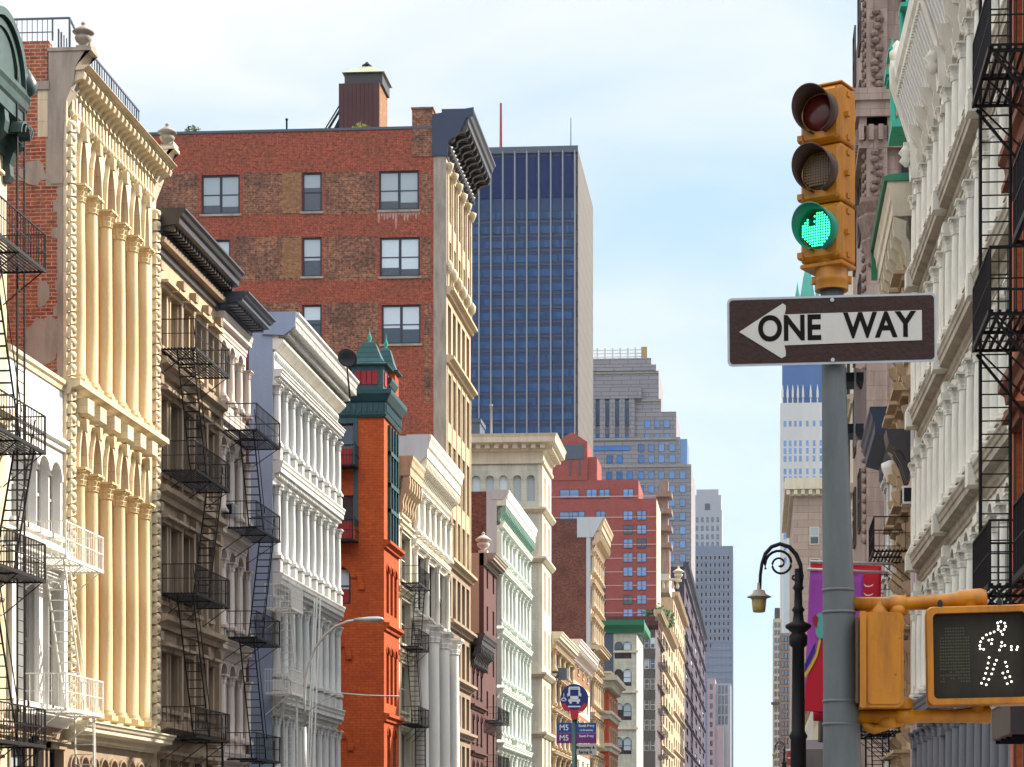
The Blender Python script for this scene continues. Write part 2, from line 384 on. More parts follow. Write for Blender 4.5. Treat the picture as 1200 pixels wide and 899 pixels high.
def wframe(w, h, style):
    m = MB(); t = .12 if style[:5] == 'blind' else .06 if w < 1.2 else .08
    m.box(-w/2, -w/2+t, -.02, .07, 0, h); m.box(w/2-t, w/2, -.02, .07, 0, h)
    m.box(-w/2+t, w/2-t, -.02, .07, 0, t); m.box(-w/2+t, w/2-t, -.02, .07, h-t, h)
    if style in ('sash', 'blind'): m.box(-w/2+t, w/2-t, -.01, .06, h*.5-.04, h*.5+.04)
    if style in ('double', 'blind2'):
        m.box(-.06, .06, -.015, .065, t, h-t); m.box(-w/2+t, -.06, -.01, .06, h*.5-.03, h*.5+.03); m.box(.06, w/2-t, -.01, .06, h*.5-.03, h*.5+.03)
    if style == 'grid':
        for i in range(1, 4): m.box(-w/2+w*i/4-.02, -w/2+w*i/4+.02, -.01, .06, t, h-t)
    return m
def colmesh(key, r, h, mat, capmat=None, seg=10, fancy=True):
    if key in WC: return WC[key]
    ch = min(r*2.3, h*.16)
    m = MB()
    m.box(-r*1.45, r*1.45, -r*1.45, r*1.45, 0, r*.7)
    m.lathe([(r*1.4,r*.7),(r*1.42,r*1.0),(r*1.15,r*1.15),(r*1.25,r*1.35),(r*1.0,r*1.6),(r*1.02,h*.35),(r*.98,h*.6),(r*.88,h-ch-.02)], seg=seg)
    c = MB(); hb = h-ch
    if fancy:
        c.lathe([(r*.95,hb-r*.15),(r*1.08,hb-r*.05),(r*.95,hb+.03*r),(r*1.12,hb+ch*.25),(r*1.0,hb+ch*.3),(r*1.3,hb+ch*.58),(r*1.1,hb+ch*.63),(r*1.55,hb+ch*.88)], seg=max(seg,16), smooth=False, flute=.1, fn=8)
        for sx in (-1,1):
            for sy in (-1,1): c.lathe([(r*.12,-.2*r),(r*.28,0),(r*.1,.22*r)], (sx*r*1.15, sy*r*1.15, hb+ch*.78), 6)
        c.box(-r*1.5, r*1.5, -r*1.5, r*1.5, h-ch*.14, h)
    else:
        c.lathe([(r*.9,hb),(r*1.1,hb+ch*.3),(r*1.0,hb+ch*.4),(r*1.4,hb+ch*.8)], seg=seg); c.box(-r*1.45, r*1.45, -r*1.45, r*1.45, hb+ch*.8, h)
    WC[key] = (m.data('column', M[mat]), c.data('capital', M[capmat or mat])); return WC[key]
def column(b, x, y, z, r, h, mat, seg=10, capmat=None, fancy=True, name='column'):
    k = ('col', round(r,3), round(h,2), mat, seg, fancy)
    s, c = colmesh(k, r, h, mat, capmat, seg, fancy)
    o = put(name, s, b.root, (x, y, z)); put('capital', c, o); return o
def cornice_prof(z0, z1, p, back=.3):
    h = z1-z0
    return [(back,z0),(-p*.12,z0),(-p*.12,z0+h*.12),(-p*.25,z0+h*.2),(-p*.25,z0+h*.42),(-p*.8,z0+h*.5),(-p*.8,z0+h*.7),(-p*.88,z0+h*.74),(-p*.92,z0+h*.86),(-p,z0+h*.93),(-p,z1),(back,z1)]
def cornice(b, z0, z1, p, mat, x0=0, x1=None, dent=None, brk=None, name='cornice', over=0, brkmat=None, brk_h=None, endblock=False):
    """projecting cornice with dentils (in its mesh) and big brackets (sub-parts)"""
    x1 = b.L if x1 is None else x1; h = z1-z0
    m = MB(); m.prism(cornice_prof(z0, z1, p), x0-over, x1+over)
    if dent:
        n = int((x1-x0)/dent)
        for i in range(n):
            a = x0+(i+.2)*(x1-x0)/n; m.box(a, a+dent*.5, -p*.62, -p*.2, z0+h*.30, z0+h*.497)
    if endblock:
        for a in (x0-over, x1+over-.35): m.box(a-.02, a+.37, -p*1.04, 0.02, z0-h*.25, z1+.06)
    o = b.mesh(name, m, mat)
    if brk:
        k = ('brk', round(p,2), round(h,2), mat, brk_h)
        if k not in WC:
            c = MB(); H = brk_h or h*.9; w = min(.3, brk*.42)
            pr = [(0,0),(-p*.18,0),(-p*.3,H*.1),(-p*.26,H*.3),(-p*.42,H*.5),(-p*.72,H*.62),(-p*.78,H*.8),(-p*.74,H),(0,H)]
            c.prism(pr, -w/2, w/2); WC[k] = c.data('bracket', M[brkmat or mat])
        n = max(1, int(round((x1-x0)/brk))); H = brk_h or h*.9
        for i in range(n+1):
            put('bracket', WC[k], o, (x0+.15+(x1-x0-.3)*i/n, -.01, z0+h*.499-H))
    return o
def body(b, z1, mat, T=.35, D=None, z0=0, near=True, name='side_wall', x0=0, x1=None, y0=None):
    D = D or b.D; x1 = b.L if x1 is None else x1
    m = MB(); m.box(x0+.003, x1-.003, T if y0 is None else y0, D, z0, z1); return b.mesh(name, m, mat)
def fire_escape(b, x0, x1, zs, p=1.1, mat='iron', stair=True, ladder_x=None, down=None, rail=.95, mesh=False, dens=.16, dx=.9):
    """iron balconies with railings and stairs; each level is a part, its railing and stair sub-parts"""
    zs = sorted(zs)
    for i, z in enumerate(zs):
        m = MB(); n = int(p/.11)
        for k in range(n): m.box(x0, x1, -p+k*p/n, -p+k*p/n+.05, z-.02, z+.01)
        m.box(x0, x1, -p-.03, -p+.01, z-.07, z+.02); m.box(x0, x1, -.06, -.01, z-.07, z-.021)
        for x in (x0+.02, (x0+x1)/2, x1-.06):
            m.box(x, x+.04, -p, -.01, z-.07, z-.022); m.bar((x+.02, -p+.1, z-.07), (x+.02, -.02, z-.9), .018)
        o = b.mesh('fire_escape', m, mat)
        r = MB(); r.bar((x0,-p,z+rail),(x1,-p,z+rail),.025); r.bar((x0,-p,z+rail*.5),(x1,-p,z+rail*.5),.014)
        for x in (x0, x1): r.bar((x,-p,z+rail),(x,0,z+rail),.022); r.bar((x,-p,z+rail*.5),(x,0,z+rail*.5),.014)
        k = x0
        while k < x1+.01:
            r.bar((k,-p,z),(k,-p,z+rail),.013 if (abs(k-x0) > .01) else .022, 4); k += dens
        r.bar((x1,-p,z),(x1,-p,z+rail),.022)
        k = dens
        while k < p:
            for x in (x0, x1): r.bar((x,-p+k,z),(x,-p+k,z+rail),.010, 4)
            k += dens
        if mesh: r.box(x1-.01 if b.side=='R' else x0, x1 if b.side=='R' else x0+.01, -p, -.05, z+.05, z+rail)
        b.mesh('railing', r, mat, o)
        if stair and (i > 0 or down):
            zb = zs[i-1] if i else down
            s = MB(); run = min(x1-x0-.5, (z-zb)*.45); xa = (x0+.35) if i % 2 else (x1-.35); xb = xa+run if i % 2 else xa-run
            if i == 0: xb = xa+.25
            for yy in (-p+.18, -p+.72): s.bar((xa,yy,z),(xb,yy,zb),.03); 
            nn = int((z-zb)/.27)
            for q in range(1, nn):
                t = q/nn; s.box(xa+(xb-xa)*t-.07, xa+(xb-xa)*t+.07, -p+.18, -p+.72, z+(zb-z)*t-.012, z+(zb-z)*t+.012)
            s.bar((xa,-p+.15,z+.8),(xb,-p+.15,zb+.8),.018)
            b.mesh('stair', s, mat, o)
def ladder(b, x, y0, y1, z0, z1, mat='iron', name='ladder', along='y', parent=None, step=.3):
    m = MB()
    if along == 'y': A = [(x, y0), (x, y1)]
    else: A = [(y0, x), (y1, x)]
    for (xx, yy) in A: m.bar((xx,yy,z0),(xx,yy,z1),.03, 6)
    z = z0+.2
    while z < z1: m.bar((A[0][0],A[0][1],z),(A[1][0],A[1][1],z),.014); z += step
    return b.mesh(name, m, mat, parent)
def urn(b, x, y, z, h, mat, name='urn'):
    m = MB(); k = h
    m.box(x-.2*k, x+.2*k, y-.2*k, y+.2*k, z, z+.14*k)
    m.lathe([(.14*k,.14*k),(.10*k,.2*k),(.25*k,.32*k),(.30*k,.45*k),(.2*k,.55*k),(.34*k,.6*k),(.38*k,.64*k),(.25*k,.74*k),(.10*k,.84*k),(.05*k,.88*k),(.09*k,.93*k),(.03*k,1.0*k)], (x,y,z), 14)
    return b.mesh(name, m, mat)
def iron_floor(b, z0, z1, xs, mat, bandmat=None, g='gd', r=.13, arch=False, entab=.55, sill=.55, p=.28, wallmat=None, T=.35, pier=None, colmat=None, style='sash', fancy=True, wy=.24, fr='wframe', endcols=True, dent=.35, skipcorn=False, seg=10):
    """one storey of a cast-iron front: bays between xs, columns on the divisions"""
    wall = MB(); ops = []; zt = z1-entab
    n = len(xs)-1; w = r*1.25
    for i in range(n):
        a, c = xs[i]+w, xs[i+1]-w; ops.append((a, c, z0+sill, zt-.12))
    wall.wall(0, b.L, z0, z1, 0, T, ops)
    for a, c, d, e in ops:
        if arch:
            rr = (c-a)/2; wall.archfill(a, c, e-rr, e, 0, T); wall.archband(a, c, e-rr, -.05, 0, .09)
        b.win((a+c)/2, d, c-a, e-d, wy, style=style, g=g, fr=fr)
        wall.box(a-.08, c+.08, -.12, .0, d-.12, d)
    b.mesh('wall', wall, wallmat or mat)
    for i, x in enumerate(xs):
        if (i in (0, n)) and not endcols: continue
        if arch: hh = (zt-.12-((xs[1]-xs[0])/2-w))-(z0+sill-.25)
        else: hh = zt-(z0+sill-.25)-.02
        column(b, min(max(x, r*1.2), b.L-r*1.2), -r*.9, z0+sill-.25, r, hh, colmat or mat, seg, fancy=fancy)
    if not skipcorn: cornice(b, zt+.02, z1, p, bandmat or mat, dent=dent, name='band_course')
EXPO = 1.0; HAZE = .000028
NEAR = Matrix(((0,1,0,0),(1,0,0,0),(0,0,1,0),(0,0,0,1)))     # draws on a left building's wall that faces up the street
def nu(b, px): return b.X - XP(px, b.y0)
def flat_floor(b, z0, z1, wins, sill, head, mat, T=.35, g='gd', style='sash', fr='wframe', lintel=True, x0=0, x1=None, arch=None, trim=None, hood=.1, wy=.24, row=None):
    """plain masonry storey with window openings"""
    x1 = b.L if x1 is None else x1
    w = MB() if row is None else row; w.wall(x0, x1, z0, z1, 0, T, [(a, c, sill, head) for a, c in wins])
    for a, c in wins:
        if arch:
            r = (c-a)/2; w.archfill(a, c, head-r*1.0, head, 0, T, kind=arch); 
            w.archband(a, c, head-r, -.06, 0, .1, kind=arch)
        b.win((a+c)/2, sill, c-a, head-sill, wy, g=g, style=style, fr=fr)
    if row is None: b.mesh('wall', w, mat)
    if lintel:
        t = MB()
        for a, c in wins:
            t.box(a-.1, c+.1, -.12, .0, sill-.14, sill)
            if not arch:
                t.box(a-.12, c+.12, -hood, .0, head, head+.16); t.box(a-.2, c+.2, -hood*2, .0, head+.162, head+.26)
                t.box(a-.12, a-.001, -.05, 0, sill, head); t.box(c+.001, c+.12, -.05, 0, sill, head)
        b.mesh('window_trim', t, trim or mat)
def band(b, z, h, p, mat, name='band_course', x0=0, x1=None):
    m = MB(); m.prism([(.02,z),(-p*.4,z),(-p*.5,z+h*.4),(-p,z+h*.6),(-p,z+h),(.02,z+h*1.15)], x0, b.L if x1 is None else x1); return b.mesh(name, m, mat)
def even(x0, x1, n, w):
    p = (x1-x0)/n; return [(x0+p*(i+.5)-w/2, x0+p*(i+.5)+w/2) for i in range(n)]

# ================================================================= LEFT SIDE
# ---- nearest: cream building under the green cornice
b = B('cornice_building', 'cream walled building at the far left edge with an arched dark green cornice', 'L', LY(-190), LY(8), 14)
zt = b.z(8, 183); body(b, zt+2.4, 'brickorange', x1=b.L)
zs = [0, 4.5, 8.6, 12.7, zt]
for i in range(4):
    flat_floor(b, zs[i], zs[i+1], even(.6, b.L-.5, 5, 1.1), zs[i]+.9, zs[i+1]-.9, 'cream')
    if i: band(b, zs[i]-.1, .4, .25, 'cream')
cz1 = b.z(36, 112, .65)
cornice(b, zt-.1, cz1, .66, 'dkgreen', dent=.4, brk=1.3, brk_h=1.5)
pd = MB(); cx = b.L-1.75; rr = 1.35
for k, (o, w_) in enumerate(((.66,.2),(.56,.2),(.42,.3))):
    pd.archband(cx-rr+k*.25, cx+rr-k*.25, cz1+.003, -o, .3, w_, seg=18, rise=1.4-k*.25)
pd.archfill(cx-rr, cx+rr, cz1-.2, cz1-.15, -.2, .3)
pd.plate([(cx-rr*.7*math.cos(PI*i/12), cz1+.002+1.15*math.sin(PI*i/12)) for i in range(13)], -.5, .3)
b.mesh('pediment', pd, 'dkgreen')
sc_ = MB()
for k in range(3): sc_.archband(b.L-.35-.3*k, b.L-.1-.1*k, cz1-1.1-.1*k, -.75, -.45, .06, seg=10)
sc_.lathe([(.05,0),(.22,.15),(.26,.4),(.14,.6),(.05,.75)], (b.L-.1,-.6,cz1-.1), 10)
b.mesh('scroll', sc_, 'dkgreen')
fire_escape(b, b.L-4.2, b.L-.3, [b.z(40,305,1.2), b.z(40,522,1.2), b.z(40,675,1.2), b.z(40,872,1.2)], p=1.15, dens=.2, down=0.5)
ladder(b, -.55, b.L-.75, b.L-.2, b.z(30,880,1.2), b.z(28,60,1.2), along='x', name='roof_ladder')

# ---- low white building in front of the column building
b = B('arched_window_building', 'low bright white building between the far left edge and the cream colonnaded building', 'L', LY(8), LY(74), 14)
zt = b.z(74, 449); body(b, zt-.2, 'brickorange')
f0 = b.z(72, 655); f1 = b.z(72, 560)
w_ = MB(); w_.wall(0, b.L, f1+.6, zt, 0, .35, []); b.mesh('wall', w_, 'whitest')
flat_floor(b, f0, f1+.6, even(.3, b.L-.2, 4, .95), f0+.6, f1+.35, 'whitest', arch='round', g='g', fr='wframew')
g0 = b.z(72, 850)
flat_floor(b, g0, f0, even(.3, b.L-.2, 4, 1.0), g0+.5, f0-.75, 'whitest', arch='round', g='g', fr='wframew')
flat_floor(b, 0, g0, even(.3, b.L-.2, 3, 1.6), .5, g0-.7, 'tan')
band(b, f0-.15, .35, .3, 'whitest'); band(b, g0-.1, .35, .4, 'whitest'); band(b, zt-.25, .3, .12, 'cream', 'coping'); band(b, f1+.75, .3, .2, 'whitest')
pp = MB()
for x in (0.02, b.L/2-.15, b.L-.33): pp.box(x, x+.3, -.14, -.002, g0+.5, f0-.2)
b.mesh('pilaster', pp, 'whitest')
fire_escape(b, b.L-3.4, b.L-.1, [b.z(90,656,1.25), b.z(90,832,1.25)], p=1.2, mat='ironwhite', dens=.2, down=1.5)

# ---- cream colonnaded building
b = B('colonnaded_building', 'cream building with two tiers of tall golden columns and a roof railing', 'L', LY(74), LY(181), 16)
COLB = b
zc = [b.px(p) for p in (86.3,101.4,118.3,134,149.3,163.2)]
zA0 = b.z(86, 452); zA1 = b.z(86, 218); zAt = b.z(86, 140); zFr = b.z(85, 108); zCo = b.z(87, 101)
zB1 = b.z(86, 549); zB0 = b.z(104, 842); zBt = b.z(85, 482); zG = b.z(104, 851)
zTop = b.z(105, 77, .75)
body(b, zTop-.7, 'brickorange')
edges = [.62]+[x for x in zc]+[b.L-.95]
def arcade(z0, zs_, zt_, r):
    ops = []; w = MB()
    for a, c in zip(edges, edges[1:]):
        a2 = a+r*1.0 if a != edges[0] else a; c2 = c-r*1.0 if c != edges[-1] else c
        ops.append((a2, c2, z0+.05, zt_-.35))
    w.wall(0, b.L, z0-.3, zt_, 0, .75, ops)
    for a, c, d, e in ops:
        ri = e-zs_-.02; w.archfill(a, c, zs_, e, 0, .75, kind='point', rise=ri-.05); w.archband(a+.04, c-.04, zs_, -.12, 0, .11, kind='point', rise=ri)
        b.win((a+c)/2, d, c-a, e-d-.1, .62, g='g', fr='wframeb')
    b.mesh('wall', w, 'cream')
    ks = MB()
    for a, c, d, e in ops: ks.plate([((a+c)/2-.09, e-.12), ((a+c)/2+.09, e-.12), ((a+c)/2+.14, e+.24), ((a+c)/2-.14, e+.24)], -.24, -.001)
    b.mesh('keystones', ks, 'cream')
    for x in zc: column(b, x, -.14, z0, r, zs_-z0, 'creamcol', 20)
arcade(zA0, zA1, zAt, .205)
arcade(zB0, zB1, zBt, .21)
# band between the tiers
band(b, zA0-.42, .42, .5, 'cream'); 
m = MB()
for x in zc: m.box(x-.3, x+.3, -.52, -.003, zA0-.85, zA0-.425)
m.box(0, b.L, -.05, .4, zBt, zA0-.42)
b.mesh('balustrade_band', m, 'cream')
# twisted rope quoins on both edges
q = MB(); z = zG
while z < zCo-1.6:
    for x in (.28, b.L-.3):
        q.plate([(x-.22, z), (x+.22, z+.12), (x+.24, z+.30), (x-.2, z+.2)], -.22, -.001); q.lathe([(.02,0),(.17,.06),(.19,.16),(.15,.25),(.02,.3)], (x, -.12, z+.1), 8)
    z += .37
b.mesh('rope_quoin', q, 'cream')
q = MB(); q.box(-.003, .10, -.1, .12, zG, zCo-.3); q.box(b.L-.98, b.L-.62, -.1, -.002, zG, zAt); b.mesh('edge_strip', q, 'cream')
# fluted frieze
fz = MB(); fz.box(0, b.L, .02, .75, zAt, zCo+.3); n = 27
for i in range(n):
    x = .35+i*(b.L-.7)/n; fz.box(x, x+.17, -.16, .019, zAt+.1, zFr-.05); fz.lathe([(.01,-.16),(.11,-.05),(.11,.05),(.01,.08)], (x+.085, -.09, zAt+.05), 8)
fz.box(0, b.L, -.22, .019, zFr-.05, zFr+.12); b.mesh('frieze', fz, 'cream')
co = cornice(b, zCo, zTop, .78, 'cream', dent=.3, brk=.42, brk_h=.62)
# cornice end blocks, urns
for i, x in enumerate((0, b.L-.55)):
    e = MB(); e.M = NEAR.copy() if False else Matrix.Identity(4)
    e.prism([(.45, zCo-1.9), (-.02, zCo-1.9), (-.05, zCo-.9), (-.3, zCo-.25), (-.36, zCo+.2), (-.62, zCo+.5), (-.8, zCo+.9), (-.8, zTop+.4), (.45, zTop+.4)], x-.02, x+.57)
    e.prism([(.45,zTop+.402),(-.84,zTop+.402),(-.84,zTop+.5),(.45,zTop+.5)], x-.05, x+.6)
    b.mesh('end_block', e, 'concrete' if i == 0 else 'palacewarm')
    urn(b, x+.3, -.5, zTop+.5, .85, 'concrete')
nw = MB(); nw.box(-.03, -.0152, -.0, .16, b.z(70,470), b.z(70,215)); nw.box(-.04, -.0152, -.0, .5, b.z(70,215), zCo-1.88); nw.box(-.06, -.03, .0, .34, b.z(70,212), b.z(70,206))
for k in range(24):
    if k % 3 == 1: nw.box(-.028, -.0152, .162, .18+.05*(k%4), b.z(70,470)+k*.25, b.z(70,470)+k*.25+.3)
b.mesh('corner_stones', nw, 'concrete')
bs = MB(); bs.box(-.015, -.0035, .0, .8, b.z(70,470), zCo-1.8); b.mesh('brick_side', bs, 'brickorange')
pt = MB(); 
for (u, z, w, h) in ((.6,b.z(70,395),1.1,1.6),(.9,b.z(70,200),.9,.8),(.6,b.z(70,340),.4,.9)):
    pts = []
    for k in range(16):
        a = 2*PI*k/16; rr = random.uniform(.7,1.1); pts.append((u+w*.5*rr*math.cos(a), z+h*.5*rr*math.sin(a)))
    pt.M = NEAR; pt.plate(pts, -.024, -.0155)
b.mesh('render_patch', pt, 'concrete')
cp = MB(); cp.box(-.05, .2, .4, b.D, zTop-.695, zTop-.45); cp.box(.0, b.L, .45, b.D, zTop-.695, zTop-.5); b.mesh('coping', cp, 'concrete')
pw = MB(); u0 = nu(b, 57); pw.box(-.02, .3, u0, b.D, zTop-.7, b.z(57,28)-.0); b.mesh('parapet', pw, 'brickorange')
rl = MB(); zr = b.z(57, 27); zr2 = b.z(60, 4)
u = u0-.1; k = 0
while u < 9: rl.bar((.05,u,zr),(.05,u,zr2),.03 if k % 10 == 0 else .013); u += .15; k += 1
rl.bar((.05,u0-.6,zr2),(.05,9,zr2),.035); rl.bar((.05,u0-.1,zr+.25),(.05,9,zr+.25),.018)
rl.bar((.05,u0-.6,zTop+.2),(.05,u0-.6,zr2),.035)
rl.bar((.05,u0-.6,zr2),(1.2,-.1,zr2-.2),.035)
x = .05
while x < b.L-2.2:
    rl.bar((x+.15,-.1 if x > 1 else .2,zTop),(x+.15,-.1 if x > 1 else .2,zr2-.25),.02 if int(x*3)%4 else .03); x += .24
rl.bar((1.2,-.1,zr2-.2),(b.L-2.1,-.1,zr2-.25),.035); rl.bar((1.2,-.1,zTop+.25),(b.L-2.1,-.1,zTop+.25),.018)
b.mesh('roof_railing', rl, 'slate')
# base cornice and ground arcade
cornice(b, zG-.55, zG+.05, .75, 'palacewarm', dent=.0, name='base_cornice', x0=.1)
gz = zG-.57
ops = [(0.5+i*.95, 0.5+i*.95+.78, .6, gz-.35) for i in range(int((b.L-.6)/.95))]
w = MB(); w.wall(0, b.L, 0, gz, 0, .5, ops)
for a, c, d, e in ops:
    w.archfill(a, c, e-.42, e, 0, .5); w.archband(a, c, e-.42, -.08, 0, .07); b.win((a+c)/2, d, c-a, e-d, .4, g='gd', fr='wframeb')
b.mesh('wall', w, 'tan')

# ---- beige building with the black cornice
b = B('brownstone_building', 'beige stone building with black cornice right of the cream colonnade', 'L', LY(181), LY(254), 15)
fl = [0, b.z(182,855), b.z(182,728), b.z(182,577), b.z(182,427), b.z(180,292)]
body(b, fl[-1]+1.2, 'bricktan')
wn = [(.45,1.25),(1.75,2.55),(3.1,3.95),(4.7,5.55),(6.3,7.1)]; wn = [(a*b.L/7.8, c*b.L/7.8) for a, c in wn]
for i in range(5):
    z0, z1 = fl[i], fl[i+1]; top = i == 4
    flat_floor(b, z0, z1, wn, z0+(.75 if i else .4), z1-(1.15 if top else .95), 'tan' if not top else 'buff', hood=.2, g='gd', wy=.3)
    if i: band(b, z0-.2, .45, .42, 'tan', 'band_course')
pl = MB()
for i in range(1, 5):
    for x in (.02, b.L*.34, b.L*.54, b.L*.75, b.L-.28): pl.box(x, x+.25, -.16, -.001, fl[i]+.3, fl[i+1]-.3); pl.box(x-.04, x+.29, -.24, -.001, fl[i+1]-.62, fl[i+1]-.32)
b.mesh('pilaster', pl, 'tan')
cornice(b, fl[-1]+.35, b.z(204, 230, 1.0), 1.05, 'blackmetal', dent=.35)
fz_ = MB(); fz_.box(0, b.L, -.1, .36, fl[-1], fl[-1]+.35); b.mesh('frieze', fz_, 'blackmetal')
sb = MB(); sb.prism([(.02,fl[-1]+.25),(-.32,fl[-1]+.3),(-.36,fl[-1]+.45),(.02,fl[-1]+.5)], .02, b.L-.02); b.mesh('cornice_moulding', sb, 'tan')
fire_escape(b, b.L*.06, b.L*.62, [b.z(185,407), b.z(187,551), b.z(187,695), b.z(187,862)], p=1.25, dens=.14, down=.5)

# ---- pinkish white arched building
b = B('arcaded_building', 'narrow pinkish white building with trios of arched windows and slate blue cornice', 'L', LY(254), LY(288), 13)
fl = [0, b.z(256,880), b.z(256,748), b.z(256,612), b.z(256,480), b.z(256,366)]
body(b, fl[-1]+1.3, 'brickorange')
for i in range(5):
    xs = [.3+(b.L-.6)*k/3 for k in range(4)]
    iron_floor(b, fl[i], fl[i+1], xs, 'pinkwhite', g='g', r=.14, arch=True, entab=.75, sill=.65, p=.3, dent=0, fr='wframew')
cornice(b, fl[-1], b.z(277, 329, 1.1), 1.2, 'slate', dent=.4)
fire_escape(b, b.L*.12, b.L*1.0, [b.z(288,512,1.3)*.5+b.z(326,508,1.3)*.5, b.z(326,634,1.3), b.z(326,757,1.3), b.z(326,893,1.3)], p=1.35, dens=.2, stair=True, down=.5)
chm = MB(); chm.box(b.L-.9, b.L-.1, 1.5, 2.6, fl[-1]+1.3, fl[-1]+2.9); b.mesh('chimney', chm, 'orange')
ac = MB(); ac.M = Matrix.Identity(4); ac.box(-.35, .35, -.45, .25, 0, .48)
for k in range(6): ac.box(-.3, .3, -.47, -.452, .05+k*.07, .085+k*.07)
p_ = MB(); 
o = empty("air_conditioner", (-20.0, LY(262), b.z(262,606)), PI/2, "grey air conditioner jutting from a window of the pinkish white arched building", "air conditioner"); ac.build("case", M["galv"], o)
gr = MB(); gr.box(-.36,-.352,-.4,-.05,.06,.42); put('grille', gr.data('grille', M['iron']), o)

# ---- pale grey iron-front at the side street corner
b = B('iron_front_building', 'grey white iron building with bands of slim columns and blue side wall', 'L', LY(318), LY(393), 16)
zt = b.z(349, 366, 1.1)
fl = [0, b.z(344,818), b.z(320,672), b.z(320,541), b.z(318,432)]
body(b, zt, 'brickbrown')
bp = MB(); bp.M = NEAR; bp.box(-.05, .93, -.03, -.004, 0, zt-.0); bp.box(.9, nu(b,299), -.02, -.005, b.z(318,560), zt-.01); b.mesh('rendered_side', bp, 'blueplaster')
bp = MB(); bp.prism([(.35,zt-.9),(-.55,zt-.95),(-1.0,zt-.6),(-1.05,zt+.0),(.35,zt+.0)], -.12, -.02); b.mesh('cornice_end', bp, 'blueplaster')
nb = 9; xs = [.3+(b.L-.6)*k/nb for k in range(nb+1)]
for i in range(4):
    iron_floor(b, fl[i], fl[i+1], xs, 'greywhite', g='g', r=.17, entab=.95 if i < 3 else .6, sill=.85, p=.5, dent=.3)
    bl = MB()
    for x in xs: bl.box(x-.2, x+.2, -.36, -.002, fl[i]+.05, fl[i]+.5); bl.lathe([(.1,.5),(.16,.56),(.08,.62)], (x,-.2,fl[i]), 8)
    b.mesh('pedestals', bl, 'greywhite')
fr_ = MB(); z5 = fl[-1]; zc5 = b.z(318, 408)
fr_.box(0, b.L, -.12, .36, z5, zt-1.6)
k = .2
while k < b.L-.2: fr_.lathe([(.02,-.2),(.12,-.1),(.15,0),(.12,.1),(.02,.2)], (k, -.12, z5+.55), 6); k += .3
b.mesh('frieze', fr_, 'greywhite')
cornice(b, z5+.95, zt, 1.15, 'greywhite', dent=.26, brk=None)
c2 = MB(); k = .05
while k < b.L: c2.box(k, k+.13, -1.02, -.9, zt-.68, zt-.42); k += .26
b.mesh('egg_moulding', c2, 'greywhite')
cr = MB(); cr.prism([(.36,z5+.8),(-.2,z5+.8),(-.5,z5+1.1),(-.5,z5+1.22),(.36,z5+1.25)], -.01, b.L+.01); b.mesh('lower_moulding', cr, 'white')
fire_escape(b, -1.2, .9, [b.z(330,706,1.1), b.z(330,808,1.1)], p=1.1, mat='ironwhite', dens=.12, down=1.5)
st = MB(); 
for yy in (-1.15, -1.0, -.9): st.bar((4.3,yy,b.z(352,690,1)),(2.0,yy,.5),.035)
b.mesh('counterweight_stair', st, 'ironwhite')

# ---- orange corner building with the teal turrets
b = B('orange_corner_building', 'bright orange brick corner building with teal cornice and pointed turrets', 'L', LY(450), LY(467.5), 14)
zc0 = b.z(450, 489); zc1 = b.z(450, 458)
nz_ = [(388,414,545,496,'door'), (388,414,632,580,'door'), (386,411,708,664,'arch'), (384,396,786,752,'arch'), (384,398,890,858,'arch')]
ops = []; w = MB(); w.M = NEAR; U = lambda p: nu(b, p)
for (pa, pb, yb, yt, k) in nz_: ops.append((U(pb), U(pa), b.z(450,yb), b.z(450,yt)))
w.wall(.352, b.D, 0, zc0, 0, .35, ops)
for o_, k in zip(ops, nz_):
    a, c, d, e = o_
    if k[4] == 'arch':
        r = (c-a)/2; w.archfill(a, c, e-r, e, 0, .35); w.archband(a-.02, c+.02, e-r, -.1, 0, .28); w.archband(a-.45, c+.45, e-r-.35, -.07, 0, .25)
        w.box(a-.75, a-.45, -.12, -.001, e-r-.65, e-r-.35); w.box(c+.45, c+.75, -.12, -.001, e-r-.65, e-r-.35)
    wf = b.win(.2, (a+c)/2, d, c-a, e-d, y=0, g='g') if False else None
    o = b.win(.2, d, c-a, e-d, (a+c)/2, rz=-PI/2, g='g', fr='wframe', style='sash')
    rp = MB(); rp.box(-(c-a)/2+.12, (c-a)/2-.12, .0, .03, .1, (e-d)*.42); put('red_panel', rp.data('red_panel', M['redpaint']), o)
b.mesh('side_wall', w, 'orange')
body(b, zc0-.2, 'orange', y0=.36, x0=.36)
tt = MB(); tt.M = NEAR
tt.box(ops[0][0]-.25, ops[0][0]-.03, -.06, -.001, ops[0][2]-3.2, zc0-.3); tt.box(ops[0][0]-.25, ops[0][1]+.3, -.07, -.002, zc0-.298, zc0-.01); b.mesh('teal_trim', tt, 'teal')
for i in (0, 1):      # side balconies
    z = ops[i][2]-.12; r = MB(); r.M = NEAR; u0 = ops[i][0]-.3; u1 = ops[i][1]+2
    r.box(u0, u1, -1.0, -.002, z-.08, z)
    o = b.mesh('balcony', r, 'iron'); r = MB(); r.M = NEAR
    for zz in (.5, 1.05): r.bar((u0,-1,z+zz),(u1,-1,z+zz),.025); r.bar((u0,-1,z+zz),(u0,0,z+zz),.025)
    k = u0
    while k < u1: r.bar((k,-1,z),(k,-1,z+1.05),.012); k += .16
    for q_ in range(6): r.bar((u0,-1+q_*.18,z),(u0,-1+q_*.18,z+1.05),.012)
    r.bar((u0,-1,z+1.05),(u0,-1,z+1.2),.05)
    b.mesh('railing', r, 'iron', o)
